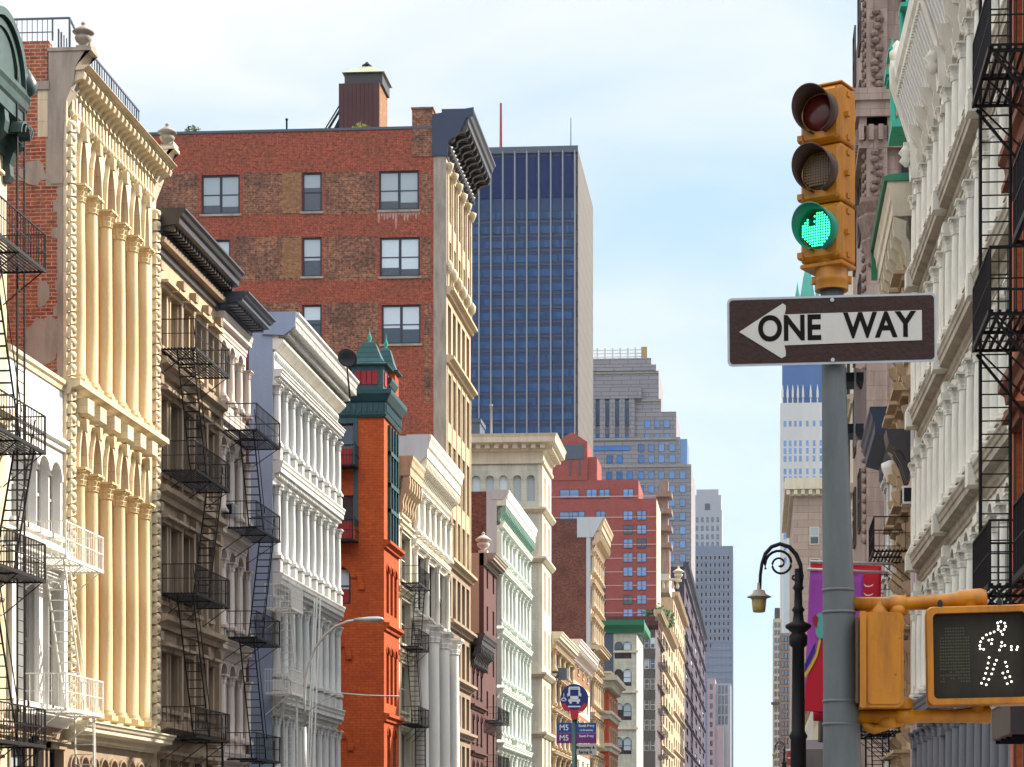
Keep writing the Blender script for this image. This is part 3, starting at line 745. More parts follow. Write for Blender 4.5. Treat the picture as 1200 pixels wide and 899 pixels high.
# street front
L_ = b.L; fz = [0, b.z(457,845), b.z(457,740), b.z(457,645), zc0]
flat_floor(b, fz[0], fz[1], even(.5, L_-.5, 2, .9), .6, fz[1]-.4, 'orange', lintel=False, g='gd', arch='point', wy=.3)
for i in (1, 2):
    flat_floor(b, fz[i], fz[i+1], even(.5, L_-.5, 3, .8), fz[i]+.9, fz[i+1]-.9, 'orange', lintel=False, g='gd', arch='point', wy=.3)
    band(b, fz[i]-.1, .4, .3, 'orange')
flat_floor(b, fz[3], fz[4], [(1.2, L_-1.0)], fz[3]+.6, fz[4]-.4, 'orange', lintel=False, g='gd', style='grid')
band(b, fz[3]-.1, .4, .35, 'orange')
tm = MB()
for x in (1.2, 1.2+(L_-2.2)/3, 1.2+(L_-2.2)*2/3, L_-1.05):
    tm.box(x-.05, x+.12, -.16, .1, fz[3]+.3, fz[4]-.2)
for z in (.3,.5,.75): tm.box(1.15, L_-1, -.2, .05, fz[3]+(fz[4]-fz[3])*z-.1, fz[3]+(fz[4]-fz[3])*z+.12)
b.mesh('teal_window_frame', tm, 'teal')
# teal cornice wraps round the corner
zF = b.z(450,488); 
def wrap(prof, name, mat, u1, x1):
    """profile swept along the street front and back along the side wall with a mitred corner"""
    m = MB(); n = len(prof)
    vs = [(x1, y, z) for y, z in prof]+[(y, y, z) for y, z in prof]+[(y, u1, z) for y, z in prof]
    m.add(vs, [(i,(i+1)%n,n+(i+1)%n,n+i) for i in range(n)]+[(n+i,n+(i+1)%n,2*n+(i+1)%n,2*n+i) for i in range(n)]+[tuple(range(n)), tuple(range(2*n,3*n))])
    return b.mesh(name, m, mat)
h = zc1-zc0
wrap([(.3,zc0),(-.1,zc0),(-.17,zc0+h*.1),(-.1,zc0+h*.15),(-.1,zc0+h*.55),(-.2,zc0+h*.6),(-.45,zc0+h*.85),(-.48,zc1),(.3,zc1)], 'cornice', 'teal', 9, L_)
dd = MB(); k = 0
while k < 8: 
    dd.box(-.16, -.09, k, k+.14, zc0+h*.2, zc0+h*.5); k += .3
k = 0
while k < L_: dd.box(k, k+.14, -.16, -.09, zc0+h*.2, zc0+h*.5); k += .3
b.mesh('cornice_ornament', dd, 'teal')
def turret(x0, x1, u0, u1, zb, ze, zt, ornate):
    t = MB(); t.box(x0, x1, u0, u1, zb, ze)
    o = b.mesh('turret', t, 'orange' if not ornate else 'teal')
    if ornate:
        r = MB(); n = 4
        for i in range(n):
            uu = u0+.25+(u1-u0-.5)*i/n; r.box(x0-.05, x0-.002, uu+.03, uu+.36, zb+.35, ze-.3)
        for i in range(2): r.box(x0+.3+i*.9, x0+.9+i*.9, u0-.05, u0-.002, zb+.35, ze-.3)
        put('shutter', r.data('shutter', M['redpaint']), o)
    e = MB(); cx = (x0+x1)/2; cu = (u0+u1)/2; W = (x1-x0)/2; U_ = (u1-u0)/2
    lv = [(1.32,0),(1.36,.14),(1.12,.28),(.85,.9),(.66,1.7),(.5,2.45),(.42,2.75),(.3,2.95),(.05,3.05)]
    H = zt-ze; vs = []
    for k, z in lv:
        for sx, sy in ((-1,-1),(1,-1),(1,1),(-1,1)): vs.append((cx+sx*W*k, cu+sy*U_*k, ze+z/3.05*H))
    fs = [(i*4+j, i*4+(j+1)%4, (i+1)*4+(j+1)%4, (i+1)*4+j) for i in range(len(lv)-1) for j in range(4)]
    e.add(vs, fs+[(3,2,1,0)]); rf = put('turret_roof', e.data('turret_roof', M['tile']), o)
    f = MB(); f.lathe([(.12,0),(.06,.15),(.13,.28),(.02,.6),(.01,.9)], (cx,cu,zt-.1), 8); put('finial', f.data('finial', M['verdigris']), o)
u_a = nu(b, 450)+.05; zt0 = b.z(434, 397)
turret(.0, 1.35, .05, 1.75, zc1, b.z(450,428), b.z(450,397), True)
turret(L_-1.3, L_-.1, .0, 1.2, zc1, b.z(466,440), b.z(466,409), False)
m = MB(); m.prism([(.3,zc1+.6),(-.05,zc1+.6),(-.2,zc1+.85),(-.2,zc1+1.0),(.3,zc1+1.05)], 1.31, L_-1.35); m.box(1.31, L_-1.35, .0, .3, zc1, zc1+.6); b.mesh('upper_cornice', m, 'teal')

# ---- narrow cream building with the fire escape
b = B('narrow_building', 'narrow cream building with wide dark windows and fire escape beside the orange one', 'L', LY(467.5), LY(482.5), 12)
zt = b.z(468, 562); fl = [0, b.z(468,845), b.z(468,765), b.z(468,690), b.z(468,612), zt]
body(b, zt+.8, 'brickbrown')
for i in range(5): flat_floor(b, fl[i], fl[i+1], [(.5, b.L-.9)], fl[i]+.6, fl[i+1]-.5, 'palacewarm', g='g', style='double', fr='wframew')
for i in range(1,5): band(b, fl[i]-.1, .25, .2, 'palacewarm')
cornice(b, zt-.9, zt+1.3, .8, 'buff', dent=.35, brk=.8)
fire_escape(b, .6, b.L, [b.z(489,683,.9), b.z(489,757,.9), b.z(489,848,.9)], p=1.0, dens=.2, down=.5)

# ---- white ornate building with huge columns
b = B('white_ornate_building', 'white building with heavy fringed cornice in front of the big red brick block', 'L', LY(482.5), LY(523), 14)
zt = b.z(500, 506, 1.0); z1 = b.z(484, 565); z2 = b.z(484, 632); z3 = b.z(484, 723)
body(b, zt-.05, 'brickbrown')
bp = MB(); bp.box(-.03, -.003, -.0, 3.2, b.z(484,600), zt-.06); bp.prism([(.3,zt-1.9),(-.2,zt-1.9),(-.9,zt-1.2),(-1.02,zt),(.3,zt)], -.08, -.031); b.mesh('rendered_side', bp, 'greyplaster')
nb = 6; xs = [.4+(b.L-.8)*k/nb for k in range(nb+1)]
iron_floor(b, z2, z1, xs, 'white', g='gd', r=.22, entab=.5, sill=.5, p=.3, dent=.3)
iron_floor(b, z3, z2, xs[::2], 'white', g='gd', r=.16, entab=.5, sill=.5, p=.35, dent=.3)
w = MB(); ops = [(a+.5, c-.5, .5, z3-1.2) for a, c in zip(xs[::2], xs[2::2])]; w.wall(0, b.L, 0, z3, 0, .35, ops); b.mesh('wall', w, 'white')
for a, c, d, e in ops: b.win((a+c)/2, d, c-a, e-d, .3, g='gd', style='grid')
for x in xs[::2]: column(b, min(max(x,.45), b.L-.45), -.5, 2.0, .42, z3-2.1, 'whitest', 18)
cornice(b, z1, zt, 1.15, 'white', dent=.3, brk=.5, brk_h=1.5)
k = .1; fr_ = MB()
while k < b.L-.1: fr_.lathe([(.02,-.35),(.1,-.2),(.16,.05),(.1,.2),(.02,.3)], (k, -.75, zt-1.0), 6); k += .28
b.mesh('fringe', fr_, 'white')

# ---- big red brick block
b = B('red_brick_block', 'huge red brick block whose side wall has a few modern black framed windows', 'L', LY(523), LY(551.5), 24)
RB = b; zR = b.z(488, 150) ; zR = ZZ(151, XP(488, b.y0), b.y0)
wz = lambda px, py: ZZ(py, XP(px, b.y0), b.y0)
ws = [(236,281,251,205,'blind2'),(354,377,248,202,'blind'),(444,491,246,200,'blind2'),(246,270,326,281,'blind'),(354,377,324,278,'blind'),(445,492,324,278,'blind2'),(447,493,403,357,'blind2'),
      (354,377,403,357,'blind'),(236,281,405,360,'blind2')]
ops = [(nu(b,c), nu(b,a), wz((a+c)/2,d), wz((a+c)/2,e)) for a, c, d, e, s_ in ws]
uc = nu(b, 508)
w = MB(); w.M = NEAR; w.wall(uc, b.D, 0, zR, 0, .3, ops); b.mesh('side_wall', w, 'brickred')
for (a, c, d, e), s_ in zip(ops, ws): b.win(.13, d, c-a, e-d, (a+c)/2, rz=-PI/2, g='g', fr='wframe', style=s_[4])
sl = MB(); sl.M = NEAR
for a, c, d, e in ops: sl.box(a-.12, c+.12, -.07, .1, d-.14, d-.001)
b.mesh('window_sills', sl, 'concrete')
q = MB(); q.M = NEAR; q.box(.004, uc-.003, -.02, .3, 0, wz(515,182)); b.mesh('corner_strip', q, 'concrete')
pa = MB(); pa.M = NEAR           # old brown brick infill panels
rows = [(205,248),(280,326),(358,470)]
pxs = [[(183,232),(285,352),(380,440),(494,505)],[(183,242),(275,352),(380,441),(495,505)],[(287,352),(380,443),(497,505)]]
for (ya, yb), pr in zip(rows, pxs):
    for a, c in pr: pa.box(nu(b,c), nu(b,a), -.012, -.002, wz((a+c)/2,yb+3), wz((a+c)/2,ya-3))
b.mesh('old_brick_panels', pa, 'brickold')
pa = MB(); pa.M = NEAR
for a, c, ya, yb in ((331,353,203,250),(331,353,279,326)): pa.box(nu(b,c), nu(b,a), -.022, -.013, wz(340,yb), wz(340,ya))
b.mesh('bricked_up_window', pa, 'bricktan')
# lime streaks under one window
ls = MB(); ls.M = NEAR; a, c, d, e = ops[2]; n = 15; xx = a-.1
for i in range(n):
    wd = (c-a+.2)/n; hh = random.choice((.25,.5,.7,.35,.2,1.1 if i in (7,8,6) else .6)); ls.plate([(xx,d-.142),(xx+wd*.96,d-.142),(xx+wd*.8,d-.15-hh*.8),(xx+wd*.45,d-.15-hh),(xx+wd*.2,d-.15-hh*.7)], -.008, -.001); xx += wd
b.mesh('lime_stain', ls, plain('lime_wash', (.44,.25,.21), .8, amt=.6, nsc=4))
body(b, zR-.1, 'brickred', x0=.31, D=b.D)
cp = MB(); cp.M = NEAR; cp.box(uc, b.D, -.06, .36, zR, zR+.16); b.mesh('coping', cp, 'slate')
ch = MB(); ch.M = NEAR; ch.box(nu(b,507), nu(b,483), -.05, 1.6, zR-1.8, wz(495,128)); ch.box(nu(b,507)-.06, nu(b,483)+.06, -.1, 1.65, wz(495,128), wz(495,126)); b.mesh('chimney', ch, 'brickold')
# metal cornice with its big closed end
zcb = wz(520,183); zct = b.z(556,130,1.75)
cornice(b, zcb+1.0, zct, 1.75, 'blackmetal', dent=.35, brk=1.3, brk_h=1.1)
e_ = MB(); e_.prism([(.9,zcb),(-.1,zcb),(-.15,zcb+.9),(-.9,zcb+1.5),(-1.3,zcb+2.4),(-1.78,zcb+2.5),(-1.78,zct+.05),(.9,zct-.35)], -.1, -.01); b.mesh('cornice_end', e_, 'navy')
# street front: tall strips of windows in cream stone
fz = [0, b.z(530,860), b.z(530,800), b.z(530,735), b.z(525,660), b.z(525,590), b.z(525,505), b.z(525,425), b.z(525,345), b.z(525,268), zcb-.1]
for i in range(10):
    m_ = 'buff' if i > 3 else 'tan'
    flat_floor(b, fz[i], fz[i+1], even(.35, b.L-.3, 5, 1.45), fz[i]+.6, fz[i+1]-.6, m_, lintel=False, g='gd', wy=.3, fr='wframeb')
    if i in (1,2,3,4,7,8): band(b, fz[i]-.15, .45, .5, m_)
pl = MB()
for k in range(6):
    x = .35+(b.L-.65)*k/5; pl.box(x-.1, x+.1, -.06, -.001, fz[4]+.4, fz[7]-.3); pl.box(x-.13, x+.13, -.12, -.001, fz[8]+.4, fz[10]-.4)
    pl.lathe([(.1,-.5),(.28,-.1),(.3,.1),(.1,.2)], (x,-.15,fz[10]-.4), 8); pl.lathe([(.05,-.4),(.22,-.2),(.26,.2),(.05,.5)], (x,-.15,fz[8]+1.6), 8)
b.mesh('pilaster', pl, 'cream')
fr_ = MB(); fr_.box(0,b.L,-.08,.36,fz[10],zcb+1.0)
for k in range(14): fr_.lathe([(.05,-.35),(.3,-.1),(.2,.1),(.32,.25),(.05,.4)], (.4+k*(b.L-.8)/13,-.1,zcb+.4), 7)
b.mesh('frieze', fr_, 'blackmetal')
# roof: tank house, aerials, shrub
d2 = b.y0+5; X0, X1 = XP(397, d2), XP(444, d2); zz = lambda p: ZZ(p, X0, d2)
t = empty('water_tank', (X0, d2, zR-.1), 0, 'brown rooftop tank house with a copper pyramid roof on the red brick block', 'water tank')
m = MB(); W = X1-X0; H = zz(98)-zR+.1; m.box(0, W, 0, 3, 0, H)
for k in range(int(W/.28)): m.box(k*.28+.02, k*.28+.06, -.03, -.001, 0, H)
for k in range(int(3/.28)): m.box(W, W+.03, k*.28+.02, k*.28+.06, 0, H)
m.build('tank_house', stone('rust_brown_sheet', (.075,.035,.035), dark=.6), t)
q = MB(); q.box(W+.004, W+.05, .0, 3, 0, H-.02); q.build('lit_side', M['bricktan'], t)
m = MB(); m.box(.35, W+.2, .2, 3, H, H+.75); m.build('drum', M['blackmetal'], t)
m = MB(); c_ = (W/2+.25, 1.6); m.add([(.2,.0,H+.75),(W+.35,.0,H+.75),(W+.35,3.2,H+.75),(.2,3.2,H+.75),(c_[0],c_[1],H+1.75)], [(0,1,4),(1,2,4),(2,3,4),(3,0,4),(3,2,1,0)]); m.build('tank_roof', stone('pale_copper', (.30,.40,.26), stain=(.35,.22,.10)), t)
m = MB(); m.lathe([(.3,0),(.35,.12),(.15,.25),(.1,.35)], (c_[0],c_[1],H+1.6), 10); m.build('vent_cap', M['iron'], t)
m = MB(); m.bar((-2.3,1,0),(0,1,H*.75),.09); m.bar((-1.4,.6,0),(0,.6,H*.55),.16); m.bar((-2.6,1.2,0),(0,1.2,H*.85),.05); m.build('strut', M['iron'], t)
for px, y0_, y1_, l in ((336,150,133,'short black pipe on the red brick roof left of the tank house'),):
    d3 = b.y0+.6; X = XP(px, d3); z0 = zR+.1; m = MB(); m.lathe([(.06,0),(.06,.9),(.09,.9),(.09,1.0)], (X,d3,z0-.05), 8); tag(m.build('vent_pipe', M['iron']), l, 'pipe')
def shrub(name, px, d, z, r, label, col=(.10,.16,.03), n=260):
    t = empty(name, (XP(px, d), d, z), 0, label, 'plant')
    m = MB(); 
    for i in range(7): a = random.uniform(0,6.3); m.bar((0,0,0),(r*.6*math.cos(a),r*.6*math.sin(a),r*random.uniform(.6,1.3)),.015)
    m.build('stem', M['wframeb'], t); m = MB()
    for i in range(n):
        a = random.uniform(0,6.3); rr = r*math.sqrt(random.random()); p = Vector((rr*math.cos(a), rr*math.sin(a)*.7, random.uniform(.1,1.5)*r*(1-.4*rr/r)))
        u = Vector((random.gauss(0,1),random.gauss(0,1),random.gauss(0,1))).normalized()*r*.12; v = u.orthogonal()*.6
        m.add([tuple(p-u),tuple(p+v),tuple(p+u),tuple(p-v)], [(0,1,2,3)])
    m.build('foliage', stone(name+'_leaf', col, dark=.4, amt=1, scale=4), t)
shrub('roof_shrub', 226, b.y0+.8, zR+.1, .55, 'small yellow green shrub on the roof edge of the red brick block')
shrub('roof_plant', 424, b.y0+1.2, zR+.1, .6, 'yellow green plant in front of the brown rooftop tank house', (.26,.26,.03))

# ---- burgundy building and tan building
b = B('burgundy_building', 'narrow dark burgundy building with a black cornice left of the mint iron building', 'L', LY(551.5), LY(567), 10)
zt = b.z(553, 770); body(b, zt, 'brickbrown')
fl = [0, b.z(553,880), b.z(553,825), zt]
for i in range(3): flat_floor(b, fl[i], fl[i+1], even(.3,b.L-.3,3,.9), fl[i]+.7, fl[i+1]-.6, 'burgundy', arch='point', lintel=True); band(b, fl[i+1]-.3, .3, .3, 'burgundy')
cornice(b, zt, zt+1.6, 1.0, 'blackmetal', dent=.3, brk=.8)
b = B('tan_sided_building', 'slender brown building with bare tan side wall and pale urn on its roof', 'L', LY(567), LY(582), 10)
zt = b.z(567, 648); body(b, zt, plain('tan_render', (.47,.33,.22), .85))
fl = [0, b.z(570,850), b.z(570,800), b.z(570,750), b.z(570,700), zt]
for i in range(5): flat_floor(b, fl[i], fl[i+1], even(.2,b.L-.2,2,.9), fl[i]+.7, fl[i+1]-.6, 'burgundy', lintel=False)
cornice(b, zt-.9, zt, .9, 'concrete', dent=.3); urn(b, .5, .1, zt, 1.6, 'pinkwhite')
fire_escape(b, .4, b.L-.3, [b.z(580,842,1), b.z(580,899,1)], p=1.0, dens=.2, stair=False)

# ---- mint iron building
b = B('mint_iron_building', 'pale mint white iron building with green brackets and rows of thin columns', 'L', LY(582), LY(617), 16)
zt = b.z(595,573,.9); fl = [0, b.z(583,870), b.z(583,806), b.z(583,737), b.z(583,663), b.z(583,612)]
body(b, zt-.1, 'brickbrown')
bp = MB(); bp.box(-.02, -.003, -.0, nu(b,570), 0, zt-.1); bp.prism([(.4,zt-.7),(-.5,zt-.7),(-.9,zt),(.4,zt)], -.06, -.021); b.mesh('rendered_side', bp, 'greyplaster')
hlf = b.L/2; xs = [.35+(hlf-.7)*k/4 for k in range(5)]+[hlf+.35+(hlf-.7)*k/4 for k in range(5)]
for i in range(5): iron_floor(b, fl[i], fl[i+1], xs, 'mint', g='g', r=.2, entab=.75, sill=.8, p=.6, dent=0, fr='wframew', endcols=True)
pl = MB()
for i in range(5):
    for x in (0, hlf-.3, b.L-.3): pl.box(x, x+.6 if 0 < x < b.L-.4 else x+.3, -.4, -.002, fl[i]+.2, fl[i+1]-.8)
b.mesh('pilaster', pl, 'mint')
cornice(b, fl[-1], zt, .95, 'mint', brk=.85, brkmat='mintdk', brk_h=1.5)

# ---- pale palace at the next corner
b = B('pale_corner_building', 'pale green grey stone corner building with deep dentilled cornice below the blue tower', 'L', LY(635.5), LY(646), 16)
wz = lambda px, py: ZZ(py, XP(px, b.y0), b.y0)
zt = wz(630,511); U = lambda p: nu(b, p)
zb = [wz(630,y) for y in (899,790,725,655,597)]
arc = [(U(553+16*i+10), U(553+16*i), wz(600,588), wz(600,557)) for i in range(-4,5)]
arc = [a for a in arc if a[0] > .5]
w = MB(); w.M = NEAR; w.wall(.352, b.D, 0, zt-2.6, 0, .35, arc)
for a, c, d, e in arc: w.archfill(a, c, e-(c-a)/2, e, 0, .35); w.archband(a, c, e-(c-a)/2, -.08, 0, .12); b.win(.2, d, c-a, e-d, (a+c)/2, rz=-PI/2, g='shade', fr='wframew', style='none')
b.mesh('side_wall', w, 'palace'); body(b, zt-2.6, 'palace', x0=.36)
ft = [0, zb[1], zb[2], zb[3], zb[4], zt-2.55]
for i in range(5): flat_floor(b, ft[i], ft[i+1], even(.6,b.L-.3,2,1.1), ft[i]+.9, ft[i+1]-.9, 'palacewarm', lintel=False)
def wrapb(prof, name, mat):
    m = MB(); n = len(prof); x1 = b.L; u1 = b.D
    vs = [(x1, y, z) for y, z in prof]+[(y, y, z) for y, z in prof]+[(y, u1, z) for y, z in prof]
    m.add(vs, [(i,(i+1)%n,n+(i+1)%n,n+i) for i in range(n)]+[(n+i,n+(i+1)%n,2*n+(i+1)%n,2*n+i) for i in range(n)]+[tuple(range(n)), tuple(range(2*n,3*n))])
    return b.mesh(name, m, mat)
wrapb([(.3,zt-2.6),(-.2,zt-2.55),(-.25,zt-2.3),(-.1,zt-2.25),(-.1,zt-1.5),(-.35,zt-1.4),(-.45,zt-1.0),(-1.3,zt-.75),(-1.35,zt-.3),(-1.5,zt),(.3,zt)], 'cornice', 'palacewarm')
dn = MB(); k = -.3
while k < b.D: dn.box(-.95, -.4, k, k+.42, zt-1.25, zt-.87); k += .85
k = 0
while k < b.L: dn.box(k, k+.42, -.95, -.4, zt-1.25, zt-.87); k += .85
b.mesh('dentils', dn, 'palacewarm')
for y in (597, 655, 790, 860): zz_ = wz(630,y); wrapb([(.3,zz_-.35),(-.15,zz_-.3),(-.45,zz_),(-.45,zz_+.2),(.3,zz_+.25)], 'band_course', 'palacewarm')
# mast and bulkhead on its roof
m = MB(); m.lathe([(.12,0),(.12,3.2),(.16,3.2),(.16,3.4)], (2,5,zt),8); b.mesh('roof_pipe', m, 'galv')
m = MB(); m.box(1.5,5,6,12,zt,zt+1.6); m.box(1.4,5.1,5.9,12.1,zt+1.6,zt+2.0); b.mesh('bulkhead', m, 'slate')

# ---- low roofs beyond
b = B('gold_capped_building', 'low sunlit cream building with clustered columns behind the bus stop sign', 'L', LY(646), LY(668), 14)
zt = b.z(647, 752); body(b, zt-.5, 'buff'); fl = [0, b.z(647,880), b.z(647,830), b.z(647,790), zt-.4]
for i in range(4): iron_floor(b, fl[i], fl[i+1], [.3+(b.L-.6)*k/4 for k in range(5)], 'buff', r=.25, entab=.5, sill=.5, p=.5)
cornice(b, zt-.4, zt+.9, 1.1, 'palacewarm', dent=.5); m = MB(); m.box(3,8,1,6,zt-.5,zt+2.6); b.mesh('bulkhead', m, 'palacewarm')
m = MB(); m.box(1,3.2,-.5,2,b.z(650,800),b.z(650,782)); m.box(1.1,3.1,-1.4,-.501,b.z(650,800)+.2,b.z(650,785)); b.mesh('vent_hood', m, 'slate')
b = B('rust_brick_building', 'low rust brick building with striped cornice below the brown brick wall', 'L', LY(668), LY(691), 14)
zt = b.z(668, 762); body(b, zt-.5, 'bricktan'); fl = [0, b.z(668,880), b.z(668,830), b.z(668,792), zt-.4]
for i in range(4): flat_floor(b, fl[i], fl[i+1], even(.3,b.L-.3,4,1.5), fl[i]+.9, fl[i+1]-.8, 'bricktan' if i % 2 else 'palacewarm', lintel=True, trim='palacewarm')
cornice(b, zt-.4, zt+1.2, 1.2, 'pinkwhite', dent=.6, brk=1.2)

# ---- brown brick with cream front
b = B('cream_fronted_building', 'tall brown brick building with a cream front and curling cornice', 'L', LY(692), LY(703), 14)
wz = lambda px, py: ZZ(py, XP(px, b.y0), b.y0); zt = wz(690,608)
body(b, zt-.2, 'brickbrown'); cp = MB(); cp.box(.0,b.L,.36,b.D,zt-.2,zt); b.mesh('coping', cp, 'blackmetal')
st = MB(); st.box(-.03,-.003,-.0,nu(b,687),0,zt-.1); st.prism([(1.6,zt-2.2),(-.3,zt-2.2),(-1.0,zt-.9),(-1.6,zt+.2),(1.6,zt+.2)],-.07,-.031); b.mesh('rendered_side', st, 'greyplaster')
fl = [0]+[b.z(693,y) for y in (880,835,790,762,720,680,640)]
for i in range(7): iron_floor(b, fl[i], fl[i+1], [.4+(b.L-.8)*k/5 for k in range(6)], 'buff', r=.3, entab=.8, sill=.9, p=.6, dent=0)
cornice(b, fl[-1], zt+.2, 1.7, 'buff', dent=.8, brk=1.4); cornice(b, b.z(693,768), b.z(693,757), 1.5, 'buff', name='middle_cornice')

# ---- red and white striped corner building
b = B('striped_corner_building', 'red brick corner building banded with white stone behind the bus sign', 'L', LY(713), LY(724), 14)
wz = lambda px, py: ZZ(py, XP(px, b.y0), b.y0); zt = wz(710,806)
body(b, zt, 'orange', x0=.35, D=14); w = MB(); w.M = NEAR; w.box(.352,14,0,.345,0,zt); b.mesh('side_wall', w, stone('red_paint_brick', (.5,.07,.03), joints=(.6,.3,.02)))
fl = [0]+[wz(710,y) for y in (880,845,810)]
for i in range(3): flat_floor(b, fl[i], fl[i+1], even(.4,b.L-.4,4,1.5), fl[i]+.9, fl[i+1]-.9, 'orange', lintel=True, trim='palacewarm')
for y, h_, p_ in ((880,1.0,.5),(842,1.0,.5),(806,1.6,1.2),(792,.6,.4)):
    zz_ = wz(710,y); wrapb([(.3,zz_-.2),(-p_*.4,zz_),(-p_*.5,zz_+h_*.5),(-p_,zz_+h_*.6),(-p_,zz_+h_),(.3,zz_+h_+.05)], 'band_course', 'palacewarm')
m = MB(); m.M = NEAR; m.box(.1,14,.1,.6,zt+1.0,wz(710,790)); b.mesh('parapet', m, 'redpaint')

# ================================================================= FAR LEFT TOWERS (fronts face up the street)
def frontal(name, label, pa, pb, d, ztop_py, D, mat, cat='building', base=0):
    xa, xb = XP(pa, d), XP(pb, d)
    b = B(name, label, 'F', d, xb-xa, D, cat=cat, x0=xa); b.d = d; b.XA = xa
    b.fz = lambda py, px=(pa+pb)/2: ZZ(py, XP(px, d), d); b.fx = lambda px: XP(px, d)-xa
    b.zt = b.fz(ztop_py)
    return b
def block(b, x0, x1, y0, y1, z0, z1, mat, name='wall'):
    m = MB(); m.box(x0, x1, y0, y1, z0, z1); return b.mesh(name, m, mat)
def wgrid(b, spots, w, h, g='gb', fr='wframe', style='none', y=-.02, depth=None, cap=100):
    """windows on a distant front; past the hundred largest in view the rest are one mesh"""
    spots = list(spots)
    for (x, z) in spots[:max(0, cap-b.n)]: b.win(x, z, w, h, y, g=g, fr=fr, style=style)
    rest = spots[max(0, cap-b.n):] if len(spots) > max(0, cap-b.n) else []
    rest = spots[len(spots)-len(rest):]
    if rest:
        m = MB(); f = MB()
        for x, z in rest: m.box(x-w/2+.06, x+w/2-.06, y+.03, y+.06, z+.06, z+h-.06); f.box(x-w/2, x+w/2, y-.01, y+.028, z, z+.07); f.box(x-w/2, x+w/2, y-.01, y+.028, z+h-.07, z+h)
        o = b.mesh('window', m, g); o['kind'] = 'stuff'; f = b.mesh('window_rail', f, fr); f['kind'] = 'stuff'

# blue glass tower
b = frontal('glass_tower', 'tall slab tower of blue glass with white fins and tan end wall', 520, 675, 530, 174.5, 48, 'gn', 'tower'); zt = b.zt
block(b, 0, b.L, .4, 48, 0, zt, stone('blue_spandrel', (.022,.05,.135), dark=.6, amt=.5, scale=.15, rough=.45, spec=.3))
block(b, b.L, b.L+.5, .3, 48.5, 0, zt-.5, stone('tan_concrete', (.115,.10,.088), dark=.7, scale=.3, joints=(1.6,3.58,.22)), 'end_wall')
fins = MB(); k = 0
P = (XP(587,530)-XP(573,530)); X_ = b.L-.3
while X_ > 0: fins.box(X_-.13, X_+.13, -.5, .4, 0, zt-.8); X_ -= P
b.mesh('fins', fins, plain('white_aluminium', (.30,.31,.33), .6))
zb2 = b.fz(232)
X_ = b.L-.3; lo = MB(); 
while X_-P > 0: lo.box(X_-P+.5, X_-.5, .2, .39, zb2, b.fz(184)); X_ -= P
b.mesh('louvre_panels', lo, plain('dark_louvre', (.006,.02,.10), .6, spec=.2))
block(b, 0, b.L+.5, -.3, .38, zt-1.2, zt+.4, 'slate', 'parapet')
sp_ = []; z = b.fz(257)
while z > 10:
    X_ = b.L-.3
    while X_-P > 0:
        for q in (.2,.42,.66,.84): 
            if random.random() < .93: sp_.append((X_-P*q, z))
        X_ -= P
    z -= 3.58
wgrid(b, sp_, .75, 1.9, y=.34, g='gbt')
sps = MB(); z = b.fz(257)-.9
while z > 10: sps.box(0, b.L, .3, .395, z, z+.5); z -= 3.58
b.mesh('spandrel_lines', sps, plain('dark_spandrel', (.03,.045,.09), .4))
for i, (px, y1, l) in enumerate(((587,121,'tall red radio mast on the blue glass tower'),(669,138,'thin grey aerial at the right corner of the blue glass tower roof'))):
    m = MB(); X = XP(px,535); z1 = ZZ(y1,X,535); m.bar((X,535,zt),(X,535,z1),.42 if not i else .2,6,.3 if not i else .12); m.box(X-.8,X+.8,534.2,535.8,zt,zt+1); o = m.build('radio_mast', plain('mast_paint%s' % ('' if i else '_red'), (.35,.05,.03) if not i else (.25,.25,.27), .5)); tag(o, l, 'mast')

# red apartment block, stepped
b = frontal('red_apartment_block', 'stepped red brick apartment block with a gabled roof box', 628, 769, 440, 590, 18, 'pinkbrick'); D_ = 18
fx, fz = b.fx, b.fz
block(b, 0, fx(769), 0, D_, 0, fz(585), 'pinkbrick'); block(b, 0, fx(748), .8, D_, fz(585), fz(562), 'pinkbrick')
block(b, 0, fx(699), 1.6, D_-4, fz(562), fz(534), 'pinkbrick', 'penthouse')
g = MB(); ga, gb_, gm = fx(656), fx(688), fx(670); zz1 = fz(515); g.plate([(fx(640),fz(562)),(gb_+.01,fz(562)),(gb_+.01,fz(517)),(gm,fz(505)),(fx(640),fz(524))], .7, 12); o = b.mesh('gable_house', g, 'pinkbrick')
g = MB(); g.box(fx(660),fx(684),.55,.69,fz(537),fz(520)); g.box(fx(667),fx(667)+.3,.5,.69,fz(556),fz(539)); g.box(fx(678),fx(678)+.3,.5,.69,fz(556),fz(539)); b.mesh('louvre', g, 'slate')
ln = MB()
for y in (581.5,)+tuple(range(606, 899, 16)): ln.box(0, fx(769)+.03, -.1, -.001, fz(y+1), fz(y))
b.mesh('stone_lines', ln, plain('pale_red_stone', (.55,.32,.28), .8))
for r in range(19):
    py = 610+16.4*r
    if py > 895: break
    for pc in (678, 704, 736, 752): b.win(fx(pc), fz(py), 2.0 if pc != 678 else 2.6, 1.9, -.03, g='gb' if random.random()<.6 else 'g', style='double')
for pc, py, w_ in ((667,583,4),(693,583,2.2),(708,583,2.2),(736,583,2.2),(667,610,4)): b.win(fx(pc), fz(py), w_, 1.8, -.03 if py > 590 else .75, g='gb', style='double')
rl = MB(); rl.box(fx(769)+.01, fx(769)+.1, 0, D_, 0, fz(585)-.2); b.mesh('sunlit_side', rl, 'palacewarm')

